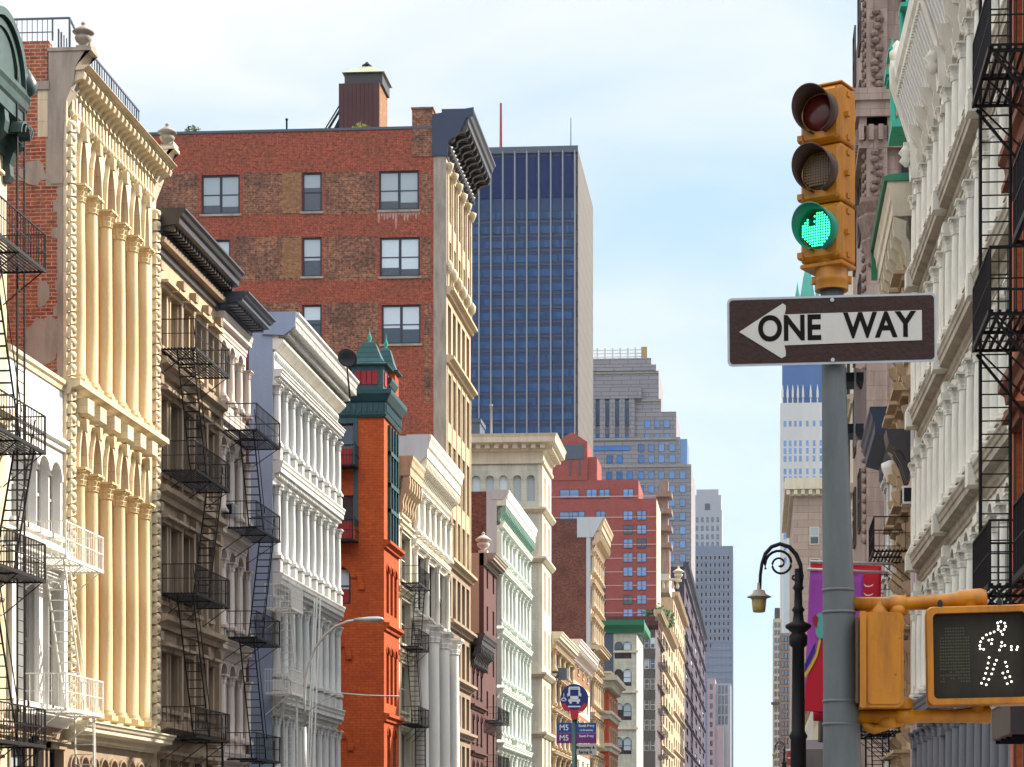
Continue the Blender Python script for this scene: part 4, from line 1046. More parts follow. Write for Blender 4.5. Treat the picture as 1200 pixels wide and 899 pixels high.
# grey stepped post-modern tower
b = frontal('stepped_tower', 'grey setback tower with blue windows behind the red apartments', 660, 810, 700, 545, 45, 'greyplaster', 'tower'); fx, fz = b.fx, b.fz
gm = stone('grey_granite', (.27,.255,.27), dark=.8, amt=.4, scale=.2, joints=(6,1.4,.12)); M['granite'] = gm
block(b, 0, fx(810), 0, 45, 0, fz(545), 'granite'); block(b, 0, fx(797), 1.5, 42, fz(545), fz(512), 'granite')
block(b, 0, fx(792), 3, 40, fz(512), fz(481), 'granite'); block(b, 0, fx(774), 4, 38, fz(481), fz(465), 'granite'); block(b, 0, fx(771), 5, 36, fz(465), fz(431), 'granite')
block(b, 0, fx(768), 4.5, 36.5, fz(431), fz(424), 'granite'); block(b, 0, fx(762), 6, 30, fz(424), fz(415), 'granite'); block(b, fx(750), fx(757), 7, 12, fz(415), fz(401), plain('gold_cap', (.35,.25,.1), .5), 'stair_tower')
block(b, 0, fx(751), 2.6, 4.9, fz(465), fz(451), 'granite', 'portico_top')
cr = MB()
for i in range(12): X = fx(752-i*9); cr.box(X-.3, X+.3, 8, 8.6, fz(415), fz(401))
for y in (403, 407, 411): cr.box(0, fx(752), 8.2, 8.5, fz(y+.8), fz(y))
b.mesh('roof_trellis', cr, plain('white_trellis', (.6,.58,.5), .6))
cl = MB()
for i in range(9): X = fx(740-i*11.5); cl.box(X-.9, X+.9, 1.8, 3.0, fz(512), fz(466))
b.mesh('portico_columns', cl, 'granite')
for i in range(8):
    X = fx(734-i*11.5); b.win(X, fz(497), 2.0, 8.3, 2.9, g='gn', style='none'); b.win(X, fz(512), 2.0, 1.6, 2.9, g='gb', style='none')
b.win(fx(715), fz(527), 13, 1.6, 1.4, g='gb', style='none')
for r, (y, cols) in enumerate([(500,(758,769.5,781)),(512,(758,769.5,781)),(529,(751,763,775,787.5)),(542,(751,763,775,787.5)),(542,(714,726))]+[(562+16.2*k,(714,726,738,751,763,775,787.5,800)) for k in range(8)]):
    for c_ in cols: b.win(fx(c_), fz(y), 2.0, 2.6 if y != 512 else 1.5, (-.03 if y > 550 else 1.45 if y > 520 else 2.95), g='gb', style='none')
bb = MB()
for y in (513, 546, 466, 432): bb.box(0, fx({513:792,546:810,466:774,432:771}[y]), ({513:1.2,546:-.3,466:3.7,432:4.7}[y]), {513:1.49,546:-.01,466:3.99,432:4.99}[y], fz(y+2), fz(y))
b.mesh('stone_bands', bb, 'concrete')
block(b, fx(797), fx(805), 2, 20, fz(545), fz(514), 'gb', 'corner_glazing')

# building with green cornice
b = frontal('green_cornice_building', 'pale stone building under a bright green cornice right of the red apartments', 695, 746, 347, 742, 20, 'palace'); fx, fz = b.fx, b.fz; zt = b.zt
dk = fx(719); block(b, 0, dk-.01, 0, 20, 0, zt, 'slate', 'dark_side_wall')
sp = [(fx(p), y) for p in (725, 735) for y in (768, 800, 840, 880)]
w = MB(); w.wall(dk, b.L, 0, zt, 0, .4, [(x-.7, x+.7, fz(y+4), fz(y-16)) for x, y in sp])
for x, y in sp: w.archfill(x-.7, x+.7, fz(y-16)-.7, fz(y-16), 0, .4); b.win(x, fz(y+4), 1.4, fz(y-16)-fz(y+4), .25, g='g')
b.mesh('wall', w, 'palace'); block(b, dk, b.L-.01, .41, 20, 0, zt-.1, 'palace', 'rear_wall')
for y in (812, 765, 855): m = MB(); m.box(dk-.02, b.L+.3, -.3, -.002, fz(y), fz(y-2.5)); b.mesh('band_course', m, 'palacewarm')
m = MB(); m.prism([(.5,zt),(-.3,zt),(-.5,zt+.6),(-1.3,zt+1.2),(-1.4,zt+2.0),(.5,zt+2.1)], -.5, b.L+1.3); m.box(b.L+.01, b.L+1.25, -.2, 20, zt+.8, zt+1.95); b.mesh('cornice', m, 'green')

# dark building, fire-escape wall, cream tower and so on towards the bend
b = frontal('dark_stone_building', 'dark grey brown building right of the green cornice', 740, 768, 403, 738, 20, 'brown'); fx, fz = b.fx, b.fz
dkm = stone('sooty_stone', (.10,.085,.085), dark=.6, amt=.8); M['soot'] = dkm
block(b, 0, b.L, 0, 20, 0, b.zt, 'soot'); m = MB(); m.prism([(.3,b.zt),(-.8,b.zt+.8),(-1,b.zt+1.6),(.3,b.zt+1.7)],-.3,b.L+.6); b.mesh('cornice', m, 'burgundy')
for p in (750, 758, 765):
    for y in range(760, 899, 24): b.win(fx(p), fz(y), .9, 2.0, -.03, g='g', fr='wframew')
for y in (772, 820, 868): m = MB(); m.box(0, b.L, -.25, -.001, fz(y), fz(y-1.5)); b.mesh('band_course', m, 'soot')

def strip(name, label, pa, pb, X, py, mat, D=14, nf=9, escape=None, nw=4, cor='buff', tallbase=0):
    b = B(name, label, 'L', LY(pa,X), LY(pb,X), D, X=X); zt = b.z(pa, py); body(b, zt, mat)
    H = zt/nf
    for i in range(nf):
        flat_floor(b, i*H, (i+1)*H, even(.5,b.L-.5,nw,b.L/nw*.42), i*H+H*.25, (i+1)*H-H*.22, mat, lintel=False, g='gd')
        if i % 2: band(b, i*H-.1, .5, .6, mat)
    cornice(b, zt-.2, zt+1.3, 1.4, cor)
    if escape: fire_escape(b, b.L*.1, b.L*.9, [H*k+.3 for k in range(1, nf)], p=1.4, dens=.6, stair=True)
    return b
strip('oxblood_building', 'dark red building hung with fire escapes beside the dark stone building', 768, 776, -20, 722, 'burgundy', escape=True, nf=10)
b = strip('peach_fronted_building', 'thin sunlit peach building with a green bush on the roof', 776, 789, -20, 735, 'buff', nf=11)
shrub('roof_garden', 770, b.y0+2, b.z(776,735), 3.6, 'bush of green leaves on the roof of the thin peach building', (.05,.14,.03), 500)
b = strip('balustraded_building', 'cream tower building crowned with a balustrade and stone vases', 789, 802, -20, 700, 'buff', D=22, nf=13, nw=6)
zt = b.z(789,700); wz = lambda py: ZZ(py, -24, b.y0)
m = MB(); m.box(1,b.L-1,1,10,zt+1.3,wz(672)); b.mesh('attic', m, 'palace')
m = MB(); 
for k in range(9): m.lathe([(.25,0),(.4,.5),(.2,1.4),(.35,1.9)], (-.0, -1+k*1.1, wz(690)), 8)
m.box(-.5,.5,-1.5,9.5,wz(690)+1.9,wz(690)+2.4); b.mesh('balustrade', m, 'palacewarm'); urn(b, 0,-1.2,wz(682),3.6,'palacewarm'); urn(b,0,7.5,wz(682),3.6,'palacewarm')
ob = MB(); ob.box(3,9,1,5,wz(672),wz(640)); 
for k in range(4): ob.box(2.5+k*.1,9.5-k*.1,.5,5.5-k*.4,wz(640)+k*4,wz(640)+k*4+1.2); ob.box(3.6+k*.3,8.4-k*.3,1.4,4.6-k*.4,wz(640)+k*4+1.2,wz(640)+k*4+4)
b.mesh('lantern', ob, 'brown')
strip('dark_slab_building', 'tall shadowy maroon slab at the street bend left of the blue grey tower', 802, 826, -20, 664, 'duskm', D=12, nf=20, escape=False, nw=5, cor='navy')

b = frontal('blue_grey_tower', 'blue grey office tower with many small windows at the end of the street', 813, 859, 1200, 640, 40, 'granite', 'tower'); fx, fz = b.fx, b.fz
bg_ = stone('haze_tinted_stone', (.16,.19,.26), dark=.8, amt=.4, scale=.1); M['bgs'] = bg_  # blue of the distance haze mixed into the stone colour
block(b, 0, b.L, 0, 40, 0, fz(640), 'bgs')
sp_ = [(fx(817+i*5.2), fz(656+j*8.6)) for j in range(18) for i in range(8)]
wgrid(b, sp_, 1.25, 2.3, g='gd', fr='wframew')
bb = MB()
for j in range(18): bb.box(0, b.L, -.2, -.03, fz(659+j*8.6), fz(658+j*8.6))
b.mesh('stone_lines', bb, 'bgs')
b = frontal('pale_setback_tower', 'pale stone tower top peeping above the blue grey tower', 811, 846, 1300, 600, 30, 'concrete', 'tower'); fx, fz = b.fx, b.fz
pm = stone('pale_tower_stone', (.33,.34,.37), dark=.8, scale=.1); M['pts'] = pm
block(b, 0, b.L, 0, 30, 0, fz(598), 'pts'); block(b, fx(812), fx(845), 1, 28, fz(598), fz(580), 'pts', 'upper_stage'); block(b, fx(816), fx(842), 2, 26, fz(580), fz(573), 'pts', 'crown'); block(b, fx(826), fx(832), .6, 2, fz(606), fz(590), 'slate', 'recess')
wgrid(b, [(fx(p), fz(y)) for p in (817,823,829,835,841) for y in (612,622,632,641)], 1.5, 3, g='gn')
b = frontal('pink_low_building', 'pale pink building at the foot of the blue grey tower', 829, 861, 1000, 800, 30, 'pinkwhite'); fx, fz = b.fx, b.fz
M['pinks'] = stone('dusty_pink_stone', (.36,.27,.29), dark=.8, scale=.15)
block(b, 0, fx(838), 0, 30, 0, fz(795), 'pinks'); block(b, fx(838), fx(848), 1, 30, 0, fz(850), 'pinks', 'middle_wall'); block(b, fx(838), fx(856), 6, 30, 0, fz(800), 'pts', 'rear_wall')
wgrid(b, [(fx(833.5), fz(y)) for y in range(808, 899, 11)], 1.2, 2.4, g='gn'); wgrid(b, [(fx(p), fz(y)) for p in (843,847,851) for y in range(812,850,12)], 1.0, 4, y=5.95, g='gn')
# ================================================================= RIGHT SIDE
def W(px, py, Y): X = XP(px, Y); return Vector((X, Y, ZZ(py, X, Y)))
M['orangered'] = brick('orange_red_brick', (.62,.15,.045), (.48,.10,.035), (.40,.17,.10), .22, .075, patch=(.40,.07,.03), pamt=.5, streak=.15)
M['rust'] = stone('rust_brown_stone', (.22,.075,.04), dark=.5, amt=.8)
# ---- orange red building with fire escapes
b = B('fire_escape_building', 'orange red brick building at the right edge behind black fire escapes', 'R', 20, 37.9, 12)
body(b, 26, 'orangered'); fl = [0, 5.4, 9.5, 13.5, 17.5, 21.5, 25.9]
for i in range(6):
    flat_floor(b, fl[i], fl[i+1], [(.9,2.1),(3.6,4.8),(6.4,7.6),(9.2,10.4),(12,13.2),(15,16.2)], fl[i]+.7, fl[i+1]-.9, 'orangered', trim='rust', hood=.12, g='gd', fr='wframeb')
    if i: band(b, fl[i]-.25, .35, .22, 'rust')
cornice(b, 25.9, 27.2, .9, 'rust', dent=.4)
zl = [5.45, 9.55, 13.5, 17.5]
fire_escape(b, 3.1, 5.6, zl, p=.95, dens=.13, stair=False)
fire_escape(b, 9.9, 14.5, [5.0, 9.4, 13.3], p=1.1, dens=.16, stair=False)
ladder(b, 3.0, -.83, -.35, 5.4, 19, along='y', step=.215)
bz = MB()
for k in range(2): 
    for z in zl: bz.bar((3.1+k*2.5,-.9,z-.1),(3.1+k*2.5,-.02,z-1.2),.03)
b.mesh('brace', bz, 'iron')
cb = empty('shop_canopy', (4.4, 30.2, 3.0), 0, 'black boxed canopy jutting from the orange red building at the lower right corner', 'canopy')
m = MB(); m.box(-1.15, -.02, -2.2, 0, 0, .42); m.build('canopy_box', M['blackmetal'], cb); m = MB(); m.box(-1.18, -.02, -2.24, .03, .42, .47); m.build('canopy_rim', M['galv'], cb)
m = MB()
for k in range(4): m.box(-1.1+k*.01, -.05, -.03-k*.55, -.0-k*.55, -.05, -.002)
m.build('canopy_batten', M['iron'], cb)

# ---- big white iron-front
b = B('white_iron_building', 'long white iron building with arched bays and deep ribbed cornice behind the traffic signal', 'R', 37.9, 58.9, 14)
body(b, 22.0, 'brickbrown'); fl = [0, 5.3, 9.35, 13.25, 17.05, 20.1]
piers = [0.35, 7.4, 14.3, 20.65]
xs = []
for a, c in zip(piers, piers[1:]): xs += [a+.0+(c-a)*k/5 for k in range(5)]
xs.append(piers[-1])
b.root.rotation_euler[2] += math.radians(1.25)
M['taupe'] = stone('taupe_painted_iron', (.42,.37,.29), stain=(.16,.13,.10), amt=.9)
M['greyiron'] = stone('grey_painted_iron', (.15,.15,.165), dark=.6, amt=.5)
for i in range(5):
    iron_floor(b, fl[i], fl[i+1], xs, 'white' if i else 'greyiron', g='g', r=.15, arch=i > 0, entab=.75 if i < 4 else .35, sill=.35, p=.36, dent=0, fr='wframew', skipcorn=(i == 4), seg=12, bandmat='taupe' if i else 'greyiron')
    pl = MB()
    for x in piers:
        pl.box(x-.26, x+.26, -.2, -.002, fl[i]+.05, fl[i+1]-.72); pl.box(x-.36, x+.36, -.27, -.001, fl[i+1]-1.2, fl[i+1]-1.0); pl.box(x-.36, x+.36, -.25, -.001, fl[i]+.3, fl[i]+.5)
        if i < 4: pl.box(x-.26, x+.26, -.44, -.003, fl[i+1]-.42, fl[i+1]+.03); pl.box(x-.3, x+.3, -.40, -.002, fl[i+1]+.03, fl[i+1]+.12)
    b.mesh('pier', pl, 'white' if i else 'greyiron')
z0 = 20.1; zt = 22.6; p = .72
cv = MB(); cv.prism([(.36,z0-.3),(-.12,z0-.3),(-.14,z0+.5),(-.22,z0+.9),(-.45,z0+1.5),(-.6,z0+1.7),(-.6,z0+1.95),(-.74,z0+2.15),(-.78,zt),(.36,zt)], 0, b.L)
rb = MB(); k = .1
while k < b.L-.1:
    rb.prism([(-.10,z0+.4),(-.26,z0+.42),(-.36,z0+.8),(-.56,z0+1.36),(-.66,z0+1.66),(-.4,z0+1.66),(-.2,z0+1.0)], k, k+.12); k += .36
k = .05
while k < b.L-.1: cv.box(k, k+.1, -.7, -.6, z0+1.74, z0+1.92); k += .2
co = b.mesh('cornice', cv, 'white'); b.mesh('soffit_rib', rb, 'whitest', co)
kb = MB(); kb.prism([(-.12,-.75),(-.2,-.75),(-.3,-.35),(-.24,-.1),(-.42,.2),(-.5,.5),(-.12,.5)], -.09, .09); kd = kb.data('bracket', M['white'])
for x in xs: put('bracket', kd, co, (x, 0, z0))
eb = MB()
for x in (0.02, 7.1, 14.0): 
    eb.prism([(.3,z0-.5),(-.3,z0-.5),(-.35,z0+.6),(-.6,z0+1.4),(-.84,z0+2.1),(-.86,zt+.2),(.3,zt+.2)], x, x+.5)
    eb.lathe([(.05,0),(.2,.1),(.22,.3),(.1,.4),(.13,.5),(.02,.62)], (x+.25,-.66,zt-.3+.5), 10)
b.mesh('end_block', eb, 'white')
eb = MB()
for x in piers: eb.lathe([(.05,-.25),(.2,-.1),(.12,.02),(.22,.12),(.05,.35)], (x,-.42,z0+.1), 8)
b.mesh('rosette', eb, 'white')

# ---- narrow brick building, cream building with green cornice
b = B('sliver_building', 'sliver of dark brick and red paint between white iron and cream bracketed fronts', 'R', 58.9, 61.9, 10)
zt = 21.3; body(b, zt, 'brickbrown'); fl = [0, 5, 9, 13, 17, zt-.05]
for i in range(5): flat_floor(b, fl[i], fl[i+1], [(.8, 2.3)], fl[i]+.6, fl[i+1]-.5, 'redpaint' if i < 3 else 'brickbrown', g='gd', fr='wframew', style='sash', lintel=i > 2, trim='whitest')
st = MB()
for x in (.62, 2.32): st.box(x, x+.16, -.1, -.002, 0, 16)
b.mesh('white_pipe', st, 'whitest')
b = B('bracketed_building', 'cream stone building with verdigris edged cornice, big scroll brackets and knobbly quoins', 'R', 61.9, 69.3, 12)
zc = 18.6; zt = 20.6; body(b, zt-.1, 'brickbrown'); fl = [0, 4.6, 8.2, 11.8, 15.2, zc]
for i in range(5): flat_floor(b, fl[i], fl[i+1], even(.5,b.L-.6,3,1.2), fl[i]+.7, fl[i+1]-.6, 'buff', g='gd', hood=.25)
q = MB(); z = .2
while z < zc-.5:
    for x in (.35, 2.2, 4.6, b.L-.3):
        q.prism([(-.002,z),(-.1,z),(-.26,z+.2),(-.3,z+.36),(-.002,z+.42)], x-.16, x+.16)
    z += .85
b.mesh('quoin_blocks', q, 'buff')
cornice(b, zc, zt, .72, 'palacewarm', brk=1.15, brk_h=1.5)
ce = MB(); ce.prism([(.3,zt+.002),(-.82,zt+.002),(-.86,zt+.12),(-.6,zt+.2),(.3,zt+.25)], -.05, b.L+.05); ce.box(-.1,-.01,-.8,-.6,zt-.9,zt); b.mesh('gutter', ce, 'green')
hd = MB(); hz = 13.4
hd.prism([(.2,hz-1.2),(-.1,hz-1.2),(-.25,hz-.8),(-.4,hz-.6),(-.7,hz-.4),(-.78,hz),(.2,hz)], b.L-.9, b.L+.35)
for x in (b.L-.7, b.L-.3, b.L+.1): hd.prism([(-.1,hz-1.5),(-.2,hz-1.5),(-.35,hz-1.0),(-.55,hz-.62),(-.1,hz-.6)], x, x+.16)
b.mesh('door_hood', hd, 'blackmetal')
fire_escape(b, 4.6, 7.3, [10.0], p=1.1, dens=.3, stair=False); 
fire_escape(b, .2, 3.0, [5.0,2.7], p=1.0, dens=.25, stair=True, down=.3)
# copper turret: pipes, ledges and a pointed cap rising above its cornice
T = b; tr = MB(); TY = 65.0; tk = TY/F
def tp(px): return -(XP(px, TY)-4.4)*-1.0
def tcyl(pa, pb, ya, yb, prof=None, dy=0):
    X = XP((pa+pb)/2, TY); r = (pb-pa)/2*tk; z0_ = ZZ(yb, X, TY); z1_ = ZZ(ya, X, TY)
    tr.lathe(prof(r, z1_-z0_) if prof else [(r,0),(r,z1_-z0_)], (T.y0-TY+dy, X-4.4, z0_), 14)
def tbox(pa, pb, ya, yb, d=.5, dy=0):
    xa, xb = XP(pa, TY), XP(pb, TY); tr.box(T.y0-TY-d+dy, T.y0-TY+d+dy, xa-4.4, xb-4.4, ZZ(yb, xa, TY), ZZ(ya, xa, TY))
tcyl(1041, 1051, 45, 63, lambda r, h: [(r,0),(r*1.05,h*.1),(r*.6,h*.25),(r*.7,h*.32),(r*.4,h*.6),(.01,h)])
tbox(1040, 1066, 63, 67, .6); tcyl(1042.5, 1050, 67, 86); tbox(1037, 1051, 86, 94, .5); tbox(1039, 1049, 94, 99, .4)
tcyl(1043, 1050, 99, 160); tcyl(1052, 1060, 78, 160); tcyl(1051, 1061, 70, 78, lambda r, h: [(r*.8,0),(r,h*.5),(r*.5,h)])
tcyl(1055, 1062, 8, 63, dy=-.4); tcyl(1062, 1070, -30, 66, dy=-.2); tcyl(1069, 1079, -30, 150, dy=-.6); tcyl(1060, 1069, 66, 160, dy=-.5)
tbox(1055, 1069, 4, 9, .5, -.4); tbox(1043, 1080, 152, 160, .9)
b.mesh('copper_turret', tr, 'verdigris')
# ---- white one with the blue black cornice, next to the side street
b = B('white_corner_building', 'narrow white corner building topped by a small blue black cornice', 'R', 69.3, 75.5, 10)
zt = 14.4; body(b, zt, 'whitest'); fl = [0,4.2,7.6,11,zt-.1]
for i in range(4): flat_floor(b, fl[i], fl[i+1], even(.3,b.L-.3,3,1.0), fl[i]+.6, fl[i+1]-.6, 'whitest', g='gd')
cornice(b, zt-.5, zt+1.2, .85, 'navy', over=.05)
fire_escape(b, .4, 5.6, [9.3, 5.2], p=1.1, dens=.25, down=1)
pl = MB(); pl.box(b.L-.45, b.L-.05, -.15, -.002, .2, zt-.6); pl.lathe([(.12,-.5),(.3,-.1),(.32,.1),(.1,.2)], (b.L-.25,-.15,zt-.7), 8); b.mesh('pilaster', pl, 'whitest')

# ---- tall carved brownstone facing the side street
b = B('carved_brownstone_building', 'tallest brown stone building with carved pilasters at right behind the traffic signal', 'R', 89.0, 101, 5)
b2 = b; M['beigebrown'] = stone('pinkish_brownstone', (.38,.29,.24), stain=(.15,.095,.075), amt=.95, joints=(1.2,.6,.01)); zt = 37.6; body(b, zt, 'beigebrown', y0=.0)
WALLN = lambda X0, X1, o0, o1, z0, z1, mb: mb.box(b.L+o0, b.L+o1, X0-4.4, X1-4.4, z0, z1)     # on the wall that faces up the street
wz = lambda py: ZZ(py, 4.5, 89.0)
m = MB()
for i, X in enumerate((4.42, 6.6, 8.8)):
    WALLN(X, X+.85, .0, .28, 0, wz(312), m); WALLN(X, X+.85, .0, .28, wz(240), zt, m)
b.mesh('pilaster', m, 'beigebrown')
m = MB()
for i, X in enumerate((4.42, 6.6, 8.8)):
    m.lathe([(.4,wz(312)-.1),(.46,wz(312)),(.42,wz(305)),(.58,wz(285)),(.5,wz(282)),(.72,wz(258)),(.62,wz(254)),(.85,wz(243))], (b.L+.12, X+.42-4.4, 0), 24, False, .12, 8)
    m.box(b.L-.5, b.L+.75, X-.28-4.4, X+1.1-4.4, wz(243), wz(237))
b.mesh('capital', m, 'browncarve')
m = MB(); random.seed(3)
for X in (4.42, 6.6):
    for (ya, yb) in ((10,105),(175,235)):
        z = wz(yb)+.1
        while z < wz(ya):
            m.lathe([(.02,-.18),(.16,-.1),(.2,0),(.14,.12),(.02,.2)], (b.L+.28, X+.42-4.4+.12*math.sin(z*5), z), 7, False); m.lathe([(.02,-.1),(.1,0),(.02,.1)], (b.L+.3, X+.42-4.4-.2*math.sin(z*5), z+.1), 6, False); z += .3
z = 14
while z < zt:
    m.lathe([(.03,-.12),(.12,-.04),(.13,.06),(.04,.16)], (b.L-.05, -.05, z), 7, False); m.lathe([(.03,-.1),(.1,0),(.04,.12)], (b.L-1.2, -.06, z+.2), 7, False); z += .42
b.mesh('carving', m, 'browncarve')['kind'] = 'stuff'
m = MB()
def ring(z0_, z1_, p): m.box(-.2, b.L+p, -p, 3, z0_, z1_); 
ring(wz(150), wz(140), .28); ring(wz(140), wz(122), .42); ring(wz(122), wz(108), .55); k = 0
while k < 9: m.box(b.L+.3, b.L+.5, k-.3, k-.1, wz(168), wz(150)); k += .4
k = 0
while k < b.L: m.box(k, k+.2, -.4, -.1, wz(168), wz(150)); k += .4
m.box(-.2, b.L+.3, -.3, 3, wz(176), wz(168)); b.mesh('cornice', m, 'beigebrown')
for i in range(9):
    for j in range(2): b.win(2.5+j*4.8, 2.5+i*4.2, 1.8, 2.6, -.08, g='gd', fr='wframeb')
for i in range(9): b.win(b.L+.08, 2.5+i*4.2, 1.1, 2.6, 1.55+.4, rz=PI/2, g='gd', fr='wframeb')
# ---- building beyond, cream with carved relief
b = B('relief_building', 'cream stone building with a carved relief beside the pole, below the one way sign', 'R', 101, 124, 14)
zt = 33; body(b, zt, 'palacewarm', y0=0); m = MB(); random.seed(5)
for k in range(40): m.lathe([(.03,-.3),(.25,-.1),(.28,.1),(.03,.3)], (b.L+.0, random.uniform(0.1,1.2), random.uniform(11,18)), 7, False)
b.mesh('relief', m, 'palacewarm')['kind'] = 'stuff'
for i in range(6):
    for j in range(5): b.win(2+j*4.2, 2+i*4.2, 1.4, 2.6, -.08, g='gd')
    band(b, 4.2*i+1.2, .4, .3, 'palacewarm')
def rstrip(name, label, y0, y1, zt, mat, nf, nw, cor='buff', X=None):
    b = B(name, label, 'R', y0, y1, 14, X=X); body(b, zt, mat); H = zt/nf
    for i in range(nf):
        flat_floor(b, i*H, (i+1)*H, even(.5,b.L-.5,nw,b.L/nw*.45), i*H+H*.25, (i+1)*H-H*.2, mat, lintel=False, g='g')
    cornice(b, zt-.3, zt+1.2, 1.0, cor, dent=.8); return b
rstrip('shade_caster_building', 'tall pale building added out of sight behind the grey pole to shade the fronts opposite', 138, 149, 35, 'palacewarm', 8, 3)  # unseen block added to cast shade across the street
rstrip('low_shop_building', 'low tan building beyond the tall brown stone one', 149, 175, 13, 'palacewarm', 4, 8)
rstrip('white_loft_building', 'low white building half hidden by the ornate lamp post and flags', 176, 215, 13, 'whitest', 3, 9)
b = B('corniced_block', 'beige masonry block with a projecting cornice between lamp post and pole', 'R', 290, 330, 30, X=XP(930,290))
zt = ZZ(578, 4.4, 290); body(b, zt, stone('pink_beige', (.40,.30,.24), joints=(3,1,.03)), y0=0)
m = MB(); m.box(-.5,b.L+1,-1.2,30,zt+.4,zt+1.9); m.box(-.2,b.L+.4,-.5,30,zt-.4,zt+.4); k = 0
while k < 28: m.box(b.L+.4,b.L+.9,k-1,k-.5,zt-.3,zt+.35); k += 1
b.mesh('cornice', m, 'palacewarm'); rx = b.L+.08
for i in range(13): b.win(rx, zt-7-i*4.3, 1.3, 2.4, 2.8, rz=PI/2, g='g', fr='palacewarm'); b.win(rx, zt-7-i*4.3, 1.3, 2.4, 6.2, rz=PI/2, g='g', fr='palacewarm')
# ---- far right towers
b = frontal('white_gothic_tower', 'far white skyscraper with blue netting round its upper stage above the lamp post', 914.5, 968, 1500, 472, 35, 'palacewarm', 'tower'); fx, fz = b.fx, b.fz
M['gothic'] = stone('white_terracotta', (.58,.56,.54), dark=.8, scale=.1)
block(b, 0, b.L, 0, 35, 0, fz(472), 'gothic'); block(b, fx(917), b.L, 2, 33, fz(472), fz(400), stone('blue_netting', (.03,.10,.28), dark=.7, scale=.1, amt=.4), 'netting')
m = MB(); cx = fx(946.5); m.add([(cx-10,0,fz(400)),(cx+10,0,fz(400)),(cx+10,20,fz(400)),(cx-10,20,fz(400)),(cx-3,8,fz(322)),(cx+3,8,fz(322)),(cx+3,14,fz(322)),(cx-3,14,fz(322)),(cx,11,fz(300))], [(0,1,5,4),(1,2,6,5),(2,3,7,6),(3,0,4,7),(4,5,8),(5,6,8),(6,7,8),(7,4,8)])
for s_ in (-1,1): m.lathe([(1.6,0),(1.6,fz(345)-fz(375)),(.1,fz(330)-fz(375))], (cx+s_*7,1,fz(375)), 8)
b.mesh('spire', m, 'verdigris')
m = MB()
for p_ in (917,923,929,935,941,950,958): m.box(fx(p_)-.45, fx(p_)+.45, -.8, 0, 0, fz(466)); m.lathe([(.9,0),(.7,5),(.1,9)], (fx(p_),-.6,fz(466)), 6)
b.mesh('buttresses', m, 'gothic')
wgrid(b, [(fx(p_), fz(y)) for p_ in (920,926,932,938,946,954,962) for y in (500,523,532,541,556,565,578,588,603,618,632,645,660)], 2.0, 4.2, g='gb', fr='gothic')
b = frontal('pale_blue_tower', 'narrow pale tower with teal ledges directly left of the ornate lamp post', 918, 944, 900, 622, 30, 'pts', 'tower'); fx, fz = b.fx, b.fz
M['pb'] = stone('pale_bluish_stone', (.48,.52,.54), dark=.75, scale=.15)
block(b, 0, b.L, 0, 30, 0, fz(660), 'pb'); block(b, fx(924), b.L, 2, 28, fz(660), fz(622), 'pb', 'upper_wall')
for y in (650, 715, 740): block(b, fx(926), b.L+.5, -.8, .0, fz(y+6), fz(y), 'verdigris', 'ledge')
wgrid(b, [(fx(p_), fz(y)) for p_ in (929,934,939) for y in range(640,899,9)], 1.1, 2.0, g='gb')
b = frontal('cream_slim_building', 'slim cream building with dark windows standing lowest beside the open sky', 906, 916, 640, 718, 20, 'palacewarm'); fx, fz = b.fx, b.fz
block(b, 0, b.L, 0, 20, 0, fz(725), 'palacewarm'); block(b, fx(908), fx(914), 1, 16, fz(725), fz(712), 'soot', 'roof_house')
wgrid(b, [(fx(p_), fz(y)) for p_ in (909,913) for y in range(735,899,9)], .7, 1.4, g='gn'); m = MB(); m.box(-.6,b.L+.4,-.7,-.01,fz(826),fz(823)); b.mesh('ledge', m, 'soot')
b = frontal('brown_slim_building', 'narrow brown building rising just left of the lamp post foot', 914, 930, 560, 700, 20, 'brown'); fx, fz = b.fx, b.fz
block(b, 0, b.L, 0, 20, 0, fz(742), 'brown'); wgrid(b, [(fx(p_), fz(y)) for p_ in (917,921,925) for y in range(752,899,10)], .8, 1.5, g='gn')

# ================================================================= STREET FURNITURE
M['signal'] = stone('signal_yellow_paint', (.50,.185,.003), stain=(.17,.055,.006), amt=.85, rough=.42, scale=5, bump=.04, spec=.4, chips=(38,.70,(.07,.045,.03)))
M['polegrey'] = stone('grey_painted_pole', (.115,.125,.125), chips=(30,.70,(.05,.045,.04)), dark=.6, amt=.9, rough=.5, scale=5, bump=.03)
PY = 9.4
# pole
pl = empty('signal_pole', (W(990,985,PY).x, PY, 0), 0, 'grey round steel pole in front carrying the traffic signal and the one way sign', 'pole')
def loc(p, o): return tuple(Vector(p)-Vector(o.location))
pts = []; rs = []
for py, pc, wd in ((341,975,27),(430,977,28),(560,979.5,32),(690,982.5,36.5),(820,985.5,41.5),(899,987,45),(1100,991,48),(1405,997,52)):
    v = W(pc, py, PY); v.z = max(v.z, .02); pts.append(loc(v, pl)); rs.append(wd/2*PY/F)
m = MB(); m.tube(pts, rs, 32); m.build('shaft', M['polegrey'], pl)
m = MB()
for py, pc, wd in ((692,982.5,36.8),(718,983.2,38),(822,985.5,41.8),(849,986,43)):
    v = loc(W(pc,py,PY), pl); r = wd/2*PY/F; m.lathe([(r-.004,-.008),(r+.003,-.006),(r+.003,.006),(r-.004,.008)], v, 32)
m.build('band', M['polegrey'], pl); pl['kind'] if False else None
m = MB(); v = loc(W(997,1405,PY), pl); m.lathe([(.2,0),(.2,.04),(.14,.08),(.12,.3),(.105,.4)], (v[0],v[1],0), 24); m.build('base', M['polegrey'], pl)
